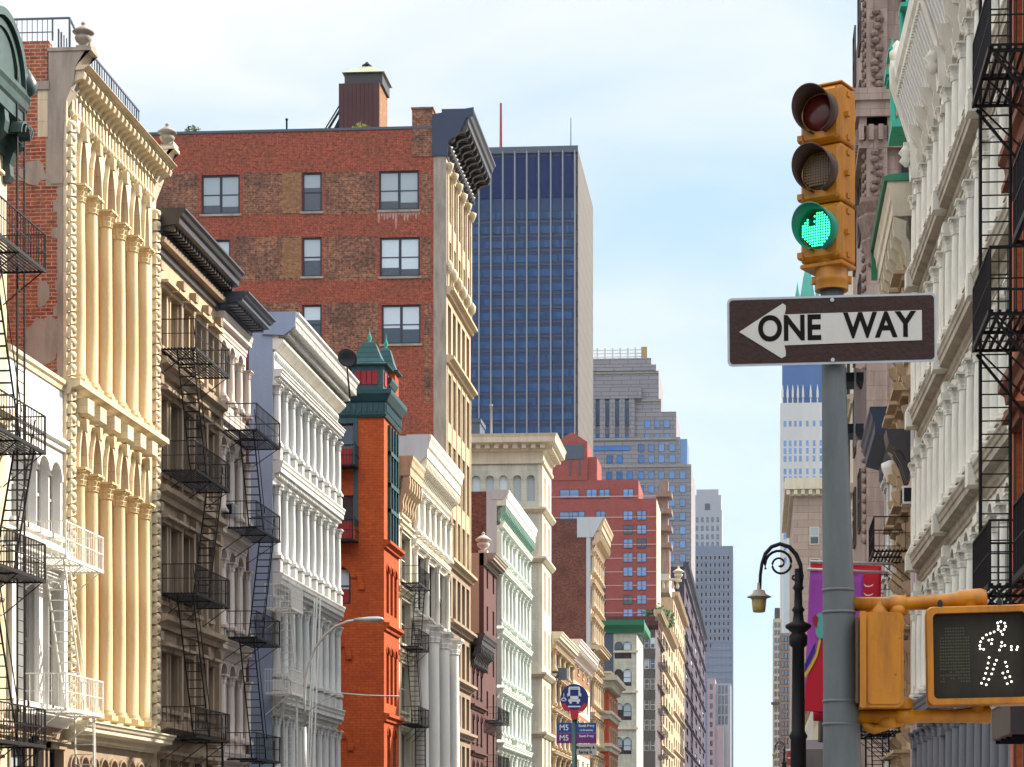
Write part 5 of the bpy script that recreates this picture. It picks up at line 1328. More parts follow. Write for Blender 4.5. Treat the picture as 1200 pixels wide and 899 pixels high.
# one way sign
SY = PY-.085
o = empty('one_way_sign', tuple(W(974.5, 386.5, SY)), 0, 'black and white one way sign with an arrow pointing left on the grey pole', 'sign')
o.rotation_euler = (0, -math.radians(.55), 0)
k = SY/F; Wd, Hd = 243*k, 80*k
def rr(w_, h_, r, n=6):
    P = []
    for cx, cz, a0 in ((w_/2-r,h_/2-r,0),(-w_/2+r,h_/2-r,90),(-w_/2+r,-h_/2+r,180),(w_/2-r,-h_/2+r,270)):
        for i in range(n+1): a = math.radians(a0+90*i/n); P.append((cx+r*math.cos(a), cz+r*math.sin(a)))
    return P
m = MB(); m.plate(rr(Wd, Hd, .022), 0, .004); m.build('sign_edge', M['galv'], o)
m = MB(); m.plate(rr(Wd-.020, Hd-.020, .016), -.002, -.0002); m.build('sign_face', stone('brown_black_sheeting', (.045,.025,.021), chips=(45,.71,(.16,.13,.11)), dark=.6, rough=.65, scale=6, spec=.15), o)
whm = stone('aged_white_sheeting', (.50,.47,.43), dark=.75, amt=.5, rough=.45, scale=6, bump=.05)
def sp(px, py): return ((px-974.5)*k, (386.5-py)*k)
ar = [(867,386.5),(918,354.5),(921.5,357),(921.5,362),(920,367.5),(1079,366.5),(1079,401.5),(919.5,403.5),(921,410),(921,416),(916,418.5)]
m = MB(); m.plate([sp(*p_) for p_ in ar][::-1], -.0045, -.0021); m.build('arrow', whm, o)
tx = textmb('ONE', 33.5*k*1.22, .0042, .86, .0006); tx.M = Matrix.Identity(4)
blk = plain('sign_ink', (.012,.009,.008), .8, spec=.08)
t = tx.build('lettering', blk, o, (sp(925.5,385)[0], -.0052, sp(925.5,385)[1])); t.scale = (1,1,1)
tx = textmb('WAY', 33.5*k*1.22, .0042, .86, .0006); tx.build('lettering', blk, o, (sp(1030,384)[0], -.0052, sp(1030,384)[1]))
m = MB()
for p_ in ((975.5,352),(975.5,422)):
    x, z = sp(*p_); mm = [(x+.009*math.cos(a), z+.009*math.sin(a)) for a in [2*PI*i/10 for i in range(10)]]; m.plate(mm, -.007, -.002)
m.build('bolt', M['galv'], o)
m = MB(); m.box(-.03,.03,.004,.03,.06,.1); m.box(-.03,.03,.004,.03,-.1,-.06); m.build('bracket', M['galv'], o)
# back of another sign strapped to the pole, seen edge on
o = empty('edge_on_sign', tuple(W(1004,475,PY+.25)), 0, 'grey sign seen nearly edge on, strapped behind the pole below the one way sign', 'sign')
a0 = Vector(o.location); m = MB(); P1 = [W(1001,431,PY-.0)-a0, W(1013.5,434,PY+.45)-a0, W(1013.5,497,PY+.45)-a0, W(1000,524,PY)-a0]
vs = [tuple(p_) for p_ in P1]+[tuple(p_+Vector((.006,0,0))) for p_ in P1]; m.add(vs, [(0,1,2,3),(7,6,5,4),(0,4,5,1),(1,5,6,2),(2,6,7,3),(3,7,4,0)]); m.build('sign_panel', M['polegrey'], o)
for y in (443, 503):
    m = MB(); p1 = W(990,y,PY+.05)-a0; p2 = W(1010,y,PY+.2)-a0; m.box(p1.x, p2.x, p1.y-.02, p2.y, p1.z-.02, p1.z+.02); m.build('strap', M['iron'], o)

# traffic signal
sg = empty('traffic_signal', tuple(W(970, 311, PY)), 0, 'amber yellow traffic signal on top of the pole with its green light lit', 'traffic signal')
ANG = -math.radians(27); k = PY/F
H3 = 67.6*k; hw = 26.5*k; dp = 36*k
Ro = Matrix.Rotation(ANG, 4, 'Z')
def rbox(m, x0, x1, y0, y1, z0, z1, r=.012):
    P = rr(x1-x0, z1-z0, r, 4); cx, cz = (x0+x1)/2, (z0+z1)/2; n = len(P); q = r*.6
    L = [(y1,.0),(y0+q,.0),(y0,q)]; vs = []
    for y, ins in L:
        s1 = 1-ins*2/(x1-x0); s2 = 1-ins*2/(z1-z0); vs += [(cx+x*s1, y, cz+z*s2) for x, z in P]
    fs = [(j*n+i, j*n+(i+1)%n, (j+1)*n+(i+1)%n, (j+1)*n+i) for j in range(len(L)-1) for i in range(n)]
    m.add(vs, fs+[tuple(range(n-1,-1,-1)), tuple(range((len(L)-1)*n, len(L)*n))])
lens_g = plain('green_lens_glass', (.0,.16,.09), .25, amt=.3)
dotm = plain('green_lit_dot', (.05,1.0,.48), .4, emit=1.25, amt=.1)
lens_r = plain('red_lens_glass', (.10,.008,.006), .22, amt=.5); lens_y = plain('amber_lens_glass', (.10,.045,.012), .25, amt=.5)
for i, (lm, nm) in enumerate(((lens_g,'green'),(lens_y,'amber'),(lens_r,'red'))):
    z0 = .0+i*H3*1.005; m = MB(Ro); rbox(m, -hw, hw, -dp*.5, dp*.5, z0+.003, z0+H3-.003, .014)
    for s_ in (-1,1):
        for zz_ in (.12,.86): m.box(s_*hw-.007, s_*hw+.007 if s_>0 else s_*hw+.007, -dp*.15, dp*.05, z0+H3*zz_-.01, z0+H3*zz_+.01) 
    m.box(hw-.002, hw+.018, -dp*.3, -dp*.12, z0+H3*.45, z0+H3*.53); m.box(-hw-.016, -hw+.002, -dp*.45, -dp*.25, z0+H3*.1, z0+H3*.18)
    hs = m.build('signal_housing', M['signal'], sg)
    m = MB(Ro); rbox(m, -hw*.93, hw*.93, -dp*.62, -dp*.5-.0005, z0+.012, z0+H3-.012, .02); m.build('door', M['signal'], hs)
    m = MB(Ro)
    for zz_ in (.14,.84): m.box(-hw-.006, -hw+.02, -dp*.66, -dp*.5, z0+H3*zz_-.012, z0+H3*zz_+.012)
    for xs_ in (-.8,.8):
        for zz_ in (.08,.92): m.box(hw*xs_-.004, hw*xs_+.004, -dp*.645, -dp*.62, z0+H3*zz_-.004, z0+H3*zz_+.004)
    m.build('hinge_hardware', M['signal'], hs)
    cz = z0+H3*.52; r = hw*.92
    m = MB(Ro); 
    for q in range(24):
        pass
    m.M = Ro @ Matrix.Translation((0,-dp*.62,cz)) @ Matrix.Rotation(PI/2, 4, 'X')
    m.lathe([(r*.86,.001),(r*.8,.012),(r*.5,.022),(.001,.026)], (0,0,0), 28); m.build('lens', lm, hs)
    # visor: open tunnel, longer above
    m = MB(Ro @ Matrix.Translation((0,-dp*.62,cz))); n = 36; vs = []; fs = []
    for q in range(n+1):
        a = PI*1.5+(.05)+(2*PI-.1)*q/n if False else -PI/2+.28+(2*PI-.56)*q/n
        ln_ = (.082+.042*math.sin(a))
        for rr_ in (r*.99, r*.93): vs += [(rr_*math.cos(a), 0, rr_*math.sin(a)), (rr_*math.cos(a)*1.03, -ln_, rr_*math.sin(a)*1.03-.0)]
    for q in range(n):
        o_ = q*4; p_ = o_+4; fs += [(o_,p_,p_+1,o_+1),(o_+2,o_+3,p_+3,p_+2),(o_+1,p_+1,p_+3,o_+3)]
    m.add(vs, fs, True); m.build('visor', M['signal'] if False else plain(nm+'_visor', (.05,.02,.012) if i else (.0,.20,.12), .5, amt=.3), hs)
    if i == 0:
        m = MB(Ro @ Matrix.Translation((0,-dp*.62-.028,cz)))
        s_ = .0115
        for a in range(-8,9):
            for c_ in range(-8,9):
                x, z = a*s_, c_*s_
                if x*x+z*z > (r*.80)**2 or (x < -.005 and z > .015 and x*3+z > -.02 and abs(x) < .05) and (a+c_) % 2: continue
                if x < -.012 and z > .012 and abs(x+.028) < .017 and z > .02: continue
                m.add([(x+.0048*math.cos(t_), .0+((x*x+z*z)*1.2), z+.0048*math.sin(t_)) for t_ in [2*PI*j/8 for j in range(8)]], [tuple(range(8))])
        m.build('lit_dots', dotm, hs)['kind'] = 'stuff'
    elif i == 1:
        m = MB(Ro @ Matrix.Translation((0,-dp*.62-.028,cz)))
        for a in range(-7,8):
            for c_ in range(-7,8):
                x, z = a*.012, c_*.012
                if x*x+z*z < (r*.78)**2: m.box(x-.0045, x+.0045, ((x*x+z*z)*1.2), .004+((x*x+z*z)*1.2), z-.0045, z+.0045)
        m.build('lens_facets', plain('amber_facets', (.16,.09,.03), .3), hs)['kind'] = 'stuff'
m = MB(Ro); rbox(m, -hw*1.0, hw*1.0, -dp*.5, dp*.5, H3*3.02, H3*3.04+.004, .004); rbox(m, -hw*1.02, hw*1.02, -dp*.52, dp*.52, -.02, -.001, .006); m.build('end_cap', M['signal'], sg)
m = MB(); r = 19.5*k; c0 = loc(W(974.5,341,PY), sg); m.lathe([(r,0),(r,.03),(r*1.04,.035),(r*1.04,.05),(r*.98,.055),(r*.98,.115),(r*1.05,.12),(r*1.05,.135)], c0, 28)
for s_ in (-1,1): m.box(c0[0]+s_*r*1.05-.01, c0[0]+s_*r*1.05+.01, c0[1]-.015, c0[1]+.015, c0[2]+.03, c0[2]+.06)
m.build('slip_fitter', M['signal'], sg)

# pedestrian signals on their bracket arms
ar_ = empty('signal_bracket', tuple(W(1005, 707, PY)), 0, 'pair of yellow bracket arms reaching right from the pole', 'bracket')
for nm, P in (('upper', [(1000,708,13),(1042,708,13),(1043,708,16),(1062,707.5,16),(1063,707.5,12.5),(1110,704.5,14),(1122,703.5,15),(1124,703,18),(1150,701.5,19),(1156,701,15)]), ('lower', [(1005,840,14),(1050,840,14),(1051,840,17),(1070,840,17),(1071,840,13),(1120,839,13.5),(1135,838.5,15),(1158,838,18),(1161,838,15)])):
    m = MB(); m.tube([loc(W(a,c_,PY), ar_) for a, c_, w_ in P], [w_/2*k*1.05*(1.2 if nm == 'upper' else 1.1) for a, c_, w_ in P], 20)
    for a, c_ in (((1052,717),) if nm == 'upper' else ((1059,826),(1040,848))): v = loc(W(a,c_,PY), ar_); m.lathe([(.03,-.02),(.042,-.015),(.042,.02),(.028,.03)], v, 16)
    if nm == 'lower': m.tube([loc(W(a,c_,PY), ar_) for a, c_ in ((1065,843),(1040,850),(1025,855),(1012,850))], .022, 10)
    m.build('arm', M['signal'], ar_)
m = MB()
for a, c_, d_ in ((1143,697,.02),): v = loc(W(a,c_,PY-.03), ar_)
for y in (712,):
    v = loc(W(1030,y+4,PY), ar_); m.lathe([(.045,-.03),(.05,-.01),(.035,.01),(.03,.04)], v, 14); v = loc(W(1137,y,PY), ar_); m.lathe([(.04,-.04),(.036,.0),(.05,.03)], v, 14)
v = loc(W(1146,827,PY), ar_); m.lathe([(.04,-.03),(.03,0),(.05,.03)], v, 14); m.build('hub', M['signal'], ar_)
def pedbox(m, w_, h_, d_, r): rbox(m, -w_/2, w_/2, 0, d_, -h_/2, h_/2, r)
p1 = empty('pedestrian_signal', tuple(W(1030.5, 777, PY)), 0, 'yellow pedestrian signal seen from its plain side next to the pole', 'pedestrian signal')
m = MB(Matrix.Rotation(math.radians(-96),4,'Z') @ Matrix.Rotation(0,4,'X')); 
m = MB(); w_ = 50*k; h_ = 109*k
m.M = Matrix.Identity(4)
P = rr(w_*.9, h_, .028, 6); m.plate([(x+w_*.05 if x > 0 else -w_*.40, z) for x, z in P], -.17, .19); m.build('housing', M['signal'], p1)
m = MB(); m.plate([(x-w_*.45+.004, z) for x, z in rr(.026, h_*1.01, .006)], -.20, .22); m.build('door_frame', M['signal'], p1)
m = MB(); m.box(-w_*.5-.016, -w_*.5-.0045, -.17, .19, -h_*.45, h_*.45); m.build('lens', lens_y, p1)
m = MB(); m.plate([(x+w_*.06, z) for x, z in rr(w_*.76, h_*.93, .02, 6)], -.176, -.1702); m.build('side_panel', M['signal'], p1)
p2 = empty('pedestrian_signal', tuple(W(1147.5, 768.5, PY-.1)), 0, 'pedestrian signal facing the viewer with the white dotted walking figure lit', 'pedestrian signal')
p2.rotation_euler = (0, -math.radians(.9), math.radians(-3))
w_, h_ = 121*k, 114*k
m = MB(); 
Po = rr(w_, h_, .03, 6); Pi = rr(w_-.062, h_-.06, .02, 6); n = len(Po)
lev = [(.12,Po,1),(-.02,Po,1),(-.04,Po,.975),(-.04,Pi,1.0),(.02,Pi,1)]
vs = []; 
for y, PP, s_ in lev: vs += [(x*s_, y, z*s_) for x, z in PP]
m.add(vs, [(j*n+i, j*n+(i+1)%n, (j+1)*n+(i+1)%n, (j+1)*n+i) for j in range(4) for i in range(n)]+[tuple(range(n))]); m.build('housing', M['signal'], p2)
m = MB(); 
for x in (-w_*.36, w_*.2): m.lathe([(.012,-.0),(.012,.03),(.006,.04)], (x,-.015,h_/2-.01), 8)
m.build('latch', M['iron'], p2)
m = MB(); m.plate(rr(w_-.05, h_-.05, .02, 6), .012, .03); m.build('lens', stone('smoky_lens', (.032,.026,.016), dark=.5, rough=.45, scale=8, spec=.2, amt=.9, bump=.05), p2)
m = MB(); 
Pi2 = rr(w_-.07, h_-.068, .018, 6); Pg = rr(w_-.058, h_-.056, .02, 6)
m.add([(x,.0,z) for x, z in Pg]+[(x,.0,z) for x, z in Pi2]+[(x,.0118,z) for x, z in Pi2], [(i,(i+1)%n,n+(i+1)%n,n+i) for i in range(n)]+[(n+i,n+(i+1)%n,2*n+(i+1)%n,2*n+i) for i in range(n)]); m.build('gasket', M['iron'], p2)
dots = [(735,210),(750,205),(768,212),(772,228),(765,242),(750,250),(737,240),(757,265),(738,226),(718,252),(700,258),(682,265),(665,280),(655,297),(650,315),(652,330),(668,333),(693,290),(708,288),(705,307),(753,302),(750,320),(767,317),(742,338),(797,323),(826,325),(822,338),(797,338),(693,372),(727,386),(688,398),(718,405),(683,422),(711,427),(676,446),(704,450),(668,470),(690,475),(656,492),(678,500),(768,396),(775,416),(778,440),(756,447),(766,470),(788,465),(795,488),(775,498)]
wd = plain('white_lit_dot', (1.0,.90,.76), .4, emit=2.2, amt=.02); m = MB()
for a, c_ in dots:
    x = (990+a/4.105-1147.5)*k; z = (768.5-(680+c_/4.105))*k
    m.add([(x+.0044*math.cos(t_), .009, z+.0044*math.sin(t_)) for t_ in [2*PI*j/10 for j in range(10)]], [tuple(range(10))])
m.build('walking_figure', wd, p2)
m = MB()
for a in range(12):
    for c_ in range(18):
        px = 1104+a*2.9+random.uniform(-.3,.3); py = 736+c_*3.6
        if (a in (0,1,10,11) and c_ < 3) or (c_ > 13 and a < 8 and random.random() < .6): continue
        x = (px-1147.5)*k; z = (768.5-py)*k; m.add([(x+.0036*math.cos(t_), .010, z+.0036*math.sin(t_)) for t_ in [2*PI*j/6 for j in range(6)]], [tuple(range(6))])
m.build('unlit_hand', plain('unlit_dot', (.085,.085,.04), .5, spec=.2), p2)['kind'] = 'stuff'

# ornate lamp
def crook(Y, pxs, label, s=1.0, cx0=935.5, top=637):
    base = W(cx0, 985, Y); o = empty('street_lamp', (base.x, Y, 0), 0, label, 'street lamp', 'bishop crook street lamps'); k = Y/F
    def q(px, py): v = W(cx0+(px-935.5)*s, top+(py-637)*s, Y); return (v.x-base.x, 0, v.z)
    zt = q(935,700)[2]; m = MB(); r = 5.2*k*s
    prof = [(r*3.4,0),(r*3.6,.3),(r*2.8,.5),(r*2.6,1.1),(r*2.9,1.2),(r*1.9,1.4),(r*1.75,q(0,870)[2]),(r*2.1,q(0,866)[2]),(r*1.5,q(0,860)[2]),(r*1.35,q(0,765)[2]),(r*2.0,q(0,762)[2]),(r*2.1,q(0,752)[2]),(r*1.5,q(0,748)[2]),(r*2.9,q(0,742)[2]),(r*2.9,q(0,739)[2]),(r*1.3,q(0,735)[2]),(r*1.05,q(0,725)[2]),(r*1.5,q(0,722)[2]),(r*.95,q(0,718)[2]),(r*.85,q(0,700)[2]),(r*1.3,q(0,697)[2]),(r*.8,q(0,692)[2]),(r*.8,q(0,675)[2])]
    m.lathe(prof, (0,0,0), 16); m.build('post', M['iron'], o)
    m = MB(); P = [(938,690),(939.5,675),(938,662),(933,650),(925,641),(914,637.5),(904,641),(897,649),(893,660),(891,674),(890.5,690)]
    m.tube([q(*p_) for p_ in P], [2.6*k*s]*5+[2.4*k*s]*3+[2*k*s]*3, 10); 
    sp_ = []
    for i in range(34):
        a = math.radians(200-i*19); rr_ = 16.5*(1-i/36)+1.5; sp_.append(q(914+rr_*math.cos(a)*(1 if i > 3 else 1), 661-rr_*math.sin(a)))
    m.tube(sp_, [1.7*k*s*(1-.4*i/34) for i in range(34)], 8); v = sp_[-1]; m.lathe([(.01,-.06*s*k*27),(.05*s*k*70,0),(.01,.06*s*k*27)], v, 8)
    sp_ = [q(931+6*(1-i/16)*math.cos(math.radians(60-i*24)), 676-6*(1-i/16)*math.sin(math.radians(60-i*24))) for i in range(15)]; m.tube(sp_, 1.3*k*s, 8)
    m.build('crook', M['iron'], o)
    c_ = q(889.5, 700); m = MB(); R = 13*k*s; m.lathe([(R*.16,R*1.3),(R*.2,R*.7),(R*.5,R*.62),(R*.62,R*.3),(R*1.08,R*.05),(R*1.1,-.0),(R*.72,-R*.1),(R*.66,-R*.25)], c_, 24); m.build('lamp_shade', M['concrete'], o)
    m = MB(); m.lathe([(R*.66,-R*.26),(R*.62,-R*.8),(R*.55,-R*1.3),(R*.4,-R*1.36)], c_, 24); m.build('lamp_glass', plain('yellowed_lamp_glass', (.42,.32,.10), .3), o)
crook(35, None, 'black ornate crook street lamp with a grey shade standing left of the grey pole')
crook(140, None, 'tiny distant crook street lamp at the foot of the nearer ornate lamp', .25, 919, 869)
# cobra head lamp on the left
Yl = LY(357, -15.2); o = empty('street_lamp', (-15.2, Yl, .12), 0, 'plain silver street lamp with one long curved arm in front of the grey white building', 'street lamp')
q = lambda px, py: tuple(W(px, py, Yl)-Vector(o.location)); k = Yl/F; zz0 = q(357,900)[2]
m = MB(); m.tube([(0,0,0),(0,0,3),(0,0,zz0),q(357,852)], [.11,.09,.07,.055], 12); m.build('post', M['galv'], o)
m = MB(); m.tube([q(*p_) for p_ in ((357,852),(357,820),(358,795),(362,778),(369,760),(380,745),(393,734),(408,728),(418,727))], .045, 10); m.tube([q(*p_) for p_ in ((357,838),(372,825),(395,812),(430,815),(468,816))], .02, 8); m.build('arm', M['galv'], o)
m = MB(); c_ = Vector(q(432,726)); 
m.M = Matrix.Translation(c_) @ Matrix.Rotation(PI/2,4,'Y') @ Matrix.Diagonal((.55,1,1,1)); L_ = 36*k
m.lathe([(.02,-L_*.5),(.09,-L_*.45),(.13,-L_*.2),(.17,0),(.18,L_*.3),(.13,L_*.46),(.03,L_*.5)], (0,0,0), 16); m.build('lamp_head', M['galv'], o)

# bus stop sign
Yb = 40; k = Yb/F; o = empty('bus_stop_sign', (XP(673,Yb), Yb, .15), 0, 'round blue and red bus stop sign above route plates on a green post', 'sign')
q = lambda px, py: tuple(W(px, py, Yb)-Vector(o.location))
m = MB(); m.tube([(0,.06,0),(q(673,840)[0],.06,q(673,840)[2])], .05, 10); m.build('post', plain('green_post', (.03,.10,.085), .5), o)
c_ = q(673,819); R = 16.5*k
m = MB(); m.plate([(c_[0]+R*math.cos(a), c_[2]+R*1.06*math.sin(a)) for a in [2*PI*i/36 for i in range(36)]], -.0, .03); m.build('disc', plain('dark_blue_sheeting', (.006,.012,.16), .35), o)
m = MB(); P = [(c_[0]+R*1.02*math.cos(a), c_[2]+R*1.1*math.sin(a)) for a in [PI*1.12+PI*.76*i/20 for i in range(21)]]+[(c_[0]+R*.72*math.cos(a), c_[2]+R*.8*math.sin(a)) for a in [PI*1.12+PI*.76*i/20 for i in range(20,-1,-1)]]
nn = 21
m.add([(x,-.006,z) for x, z in P]+[(x,.034,z) for x, z in P], [(i,i+1,41-i-1,41-i) for i in range(20)]+[(42+41-i,42+41-i-1,42+i+1,42+i) for i in range(20)]+[(i,(i+1)%42,42+(i+1)%42,42+i) for i in range(42)]); m.build('red_rim', plain('red_sheeting', (.55,.012,.02), .4), o)
m = MB(); z1, z2 = q(0,836)[2], q(0,846)[2]; m.plate([(c_[0]-.08,z1),(c_[0]+.08,z1),(c_[0]+.05,z2),(c_[0]-.05,z2)], -.02, .1); m.build('collar', plain('red_enamel', (.5,.015,.02), .4), o)
wh = plain('white_print', (.75,.76,.8), .5)
m = MB(); 
def pb(x0, x1, z0, z1): m.box(c_[0]+x0*R, c_[0]+x1*R, -.008, -.001, c_[2]+z0*R, c_[2]+z1*R)
pb(-.38,.38,.78,.86); pb(-.42,-.3,.0,.78); pb(.3,.42,.0,.78); pb(-.3,.3,.66,.74); pb(-.42,.42,-.06,.2); pb(-.42,.42,-.2,-.08); pb(-.34,-.18,-.34,-.2); pb(.18,.34,-.34,-.2); pb(-.45,.45,-.6,-.5); pb(-.5,-.43,.15,.4); pb(.43,.5,.15,.4)
m.build('bus_symbol', wh, o)
m = MB(); m.archband(c_[0]-R*.88,c_[0]-R*.62,c_[2]-.1*R,-.008,-.001,.02,seg=10); m.box(c_[0]-R*.77,c_[0]-R*.72,-.008,-.001,c_[2],c_[2]+.4*R); m.box(c_[0]-R*.88,c_[0]-R*.62,-.008,-.001,c_[2]-.16*R,c_[2]-.1*R); m.build('wheelchair_symbol', wh, o)
tm_ = textmb('NO STANDING', .062, .002, 1); tm_.build('lettering', wh, o, (c_[0], -.012, c_[2]-R*.98))
blu = plain('route_blue', (.012,.06,.26), .4); pur = plain('route_purple', (.16,.01,.17), .4); gyp = plain('pale_grey_plate', (.5,.49,.44), .5)
for (a, b_, y0_, y1_, mt, txt, sz, tx_, ty_) in ((652,670,847,859,blu,'M5',.15,.5,.5),(652,670,859.2,871,pur,'M5',.15,.5,.5),(675.5,699,847,859,blu,'South Ferry',.065,.5,.7),(675.5,699,859.2,871,pur,'South Ferry',.06,.5,.7),(675.5,699,872,885,gyp,'Broadway &',.075,.45,.7)):
    v0, v1 = q(a,y1_), q(b_,y0_); m = MB(); m.box(v0[0],v1[0],-.0,.02,v0[2],v1[2]); pp_ = m.build('route_plate', mt, o)
    t_ = textmb(txt, sz, .002 if mt != gyp else .001, .95); t_.build('lettering', wh if mt != gyp else blk, pp_, (v0[0]+(v1[0]-v0[0])*tx_, -.006, v0[2]+(v1[2]-v0[2])*ty_))
    if mt == gyp: textmb('Spring St', sz, .001, .95).build('lettering', blk, pp_, (v0[0]+(v1[0]-v0[0])*tx_, -.006, v0[2]+(v1[2]-v0[2])*.27))
    if txt == 'South Ferry' and mt == blu: textmb('via Broadway', .05, .001, .95).build('lettering', wh, pp_, (v0[0]+(v1[0]-v0[0])*tx_, -.006, v0[2]+(v1[2]-v0[2])*.27))

# banners
def cloth(name, P, Y, mat, o, amp=.08, seed=1):
    """rectangular cloth between pixel corners tl,tr,br,bl hanging in soft folds"""
    n = 14; mth = MB(); vs = []
    for j in range(n+1):
        for i in range(n+1):
            u, v = i/n, j/n
            px = (P[0][0]*(1-u)+P[1][0]*u)*(1-v)+(P[3][0]*(1-u)+P[2][0]*u)*v; py = (P[0][1]*(1-u)+P[1][1]*u)*(1-v)+(P[3][1]*(1-u)+P[2][1]*u)*v
            w_ = W(px, py, Y); w_.y += amp*math.sin(u*9+v*2+seed)*(.3+v); vs.append(tuple(w_-Vector(o.location)))
    mth.add(vs, [(j*(n+1)+i, j*(n+1)+i+1, (j+1)*(n+1)+i+1, (j+1)*(n+1)+i) for j in range(n) for i in range(n)], True)
    ob = mth.build(name, mat, o); md = ob.modifiers.new('thickness', 'SOLIDIFY'); md.thickness = .012; return ob
def clothprint(name, poly, Y, mat, o, dy=-.24):
    m = MB(); a0 = Vector(o.location); n = len(poly); P = [W(x,y,Y+dy)-a0 for x, y in poly]
    m.add([tuple(p_) for p_ in P]+[(p_.x,p_.y+.01,p_.z) for p_ in P], [tuple(range(n)), tuple(range(2*n-1,n-1,-1))]+[(i,(i+1)%n,n+(i+1)%n,n+i) for i in range(n)]); return m.build(name, mat, o)
fbm = lambda n, c: stone(n, c, dark=.75, amt=.4, rough=.8, bump=.1)
v = W(1000,665,58); o = empty('banner', tuple(v), 0, 'purple banner with red, yellow and teal abstract shapes behind the grey pole', 'banner', 'banners hanging over the pavement')
cloth('cloth', [(949,669),(1012,673),(1008,842),(942,833)], 58, fbm('purple_cloth', (.30,.05,.34)), o, .10)
clothprint('red_shape', [(946,833),(942.5,833),(944,800),(950,782),(957,768),(961,755),(965,745),(975,742),(985,760),(996,800),(985,825),(962,834)], 58, fbm('red_cloth_print', (.55,.01,.03)), o, -.24)
clothprint('yellow_stripe', [(943,795),(943,790),(950,778),(956,766),(959,752),(960.5,746),(962.5,746),(961,756),(958,769),(952,781)], 58, fbm('yellow_print', (.65,.5,.02)), o, -.27)
clothprint('blue_stripe', [(943,788),(943,778),(949,766),(953,757),(956,752),(955,764),(949,777)], 58, fbm('blue_print', (.03,.03,.25)), o, -.255)
clothprint('teal_shape', [(955,722),(960,718),(968,720),(968,748),(959,748),(956,742)], 58, fbm('teal_print', (.12,.42,.40)), o, -.30)
clothprint('red_dot', [(952,724),(956,720),(959,724),(957,736),(953,732)], 58, M['redpaint'], o, -.32)
m = MB(); a0 = Vector(o.location); m.bar(tuple(W(946,667,58)-a0), tuple(W(1040,671,58)-a0), .04, 8); m.build('rod', M['galv'], o)
v = W(1000,660,60); o = empty('banner', tuple(v), 0, 'crimson banner with small white curves behind the purple banner', 'banner', 'banners hanging over the pavement')
cloth('cloth', [(950,660),(1033,663),(1029,850),(953,845)], 60, fbm('crimson_cloth', (.50,.008,.025)), o, .06, 2)
for y in (685, 695.5): clothprint('white_curve', [(1012,y-1),(1015,y+1.2),(1019,y+1.6),(1024,y-.6),(1022,y+1.8),(1018,y+3),(1014,y+2.4)], 60, wh, o, -.24)
clothprint('white_curve', [(1010,838),(1012,845),(1018,847),(1017,849),(1011,848)], 60, wh, o, -.24)
m = MB(); a0 = Vector(o.location); m.bar(tuple(W(949,658,60)-a0), tuple(W(1046,661,60)-a0), .04, 8); m.build('rod', M['galv'], o)
v = W(964,845,70); o = empty('banner', tuple(v), 0, 'small dark narrow banner low between the ornate lamp and the pole', 'banner', 'banners hanging over the pavement'); cloth('cloth', [(959,838),(969,838),(968,870),(959,870)], 70, M['soot'], o, .02)
o = empty('shop_awning', tuple(W(952,885,90)), 0, 'charcoal awning at the bottom between the ornate lamp and the pole', 'awning'); a0 = Vector(o.location)
A = W(938,878,90)-a0; Bp = W(966,882,90)-a0; m = MB(); m.prism([(0,A.z),(0,A.z-1.4),(2.4,A.z-1.4),(2.4,A.z+.5)], A.x, Bp.x); m.build('canvas', M['soot'], o); m = MB(); m.box(A.x-.02,Bp.x+.02,-.04,0,A.z-1.42,A.z-1.3); m.build('valance', M['slate'], o)
o = empty('hanging_sign', tuple(W(927,887,110)), 0, 'little red shop sign with white edge left of the lamp post foot', 'sign'); a0 = Vector(o.location); A = W(922,880,110)-a0; Bp = W(934,897,110)-a0
m = MB(); m.box(A.x,Bp.x,0,.15,Bp.z,A.z); m.build('panel', plain('worn_red_sign', (.4,.05,.04), .5), o); m = MB(); m.box(A.x-.05,Bp.x+.05,-.02,.17,A.z,A.z+.1); m.box(A.x+.05,Bp.x-.05,-.01,-.001,Bp.z+.35,Bp.z+.42); m.build('rim', wh, o)
# satellite dish on the grey iron-front
o = empty('satellite_dish', tuple(W(406,422,92)), 0, 'black satellite dish behind the cornice of the grey white iron building', 'satellite dish')
m = MB(Matrix.Rotation(math.radians(75),4,'X') @ Matrix.Rotation(math.radians(25),4,'Y')); m.lathe([(.02,0),(.15,.02),(.3,.08),(.42,.17),(.44,.19),(.3,.1),(.02,.03)], (0,0,0), 20); m.build('dish', M['iron'], o); m = MB(); m.bar((0,0,0),(.1,.3,-1.6),.04,8); m.build('mount', M['iron'], o)




# ================================================================= GROUND
def sheet(name, x0, x1, y0, y1, z, mat, th=None):
    m = MB()
    if th: m.box(x0, x1, y0, y1, z-th, z)
    else: m.add([(x0,y0,z),(x1,y0,z),(x1,y1,z),(x0,y1,z)], [(0,1,2,3)])
    return tag(m.build(name, mat), kind='structure')
asph = stone('asphalt', (.05,.05,.052), dark=.6, rough=.9, scale=.6, bump=.5); conc = stone('pavement_concrete', (.26,.25,.23), dark=.7, joints=(1.5,1.5,.02))
sheet('ground', -1500, 1500, -200, 2600, -.004, stone('far_ground', (.12,.115,.11), dark=.7, scale=.05))
sheet('road', -15.6, -.25, -60, 1600, .004, asph)
sheet('side_road', -400, -15.6, LY(393)+3, LY(450)-3, .004, asph); sheet('side_road', -.25, 300, 77, 85.5, .004, asph)
for (a, c) in ((-60, LY(393)+3), (LY(450)-3, LY(617)+2), (LY(635)-2, 1600)): sheet('pavement', -20.3, -15.6, a, c, .13, conc, .14)
for (a, c) in ((-60, 77), (85.5, 1600)): sheet('pavement', -.25, 4.7, a, c, .13, conc, .14)
m = MB(); 
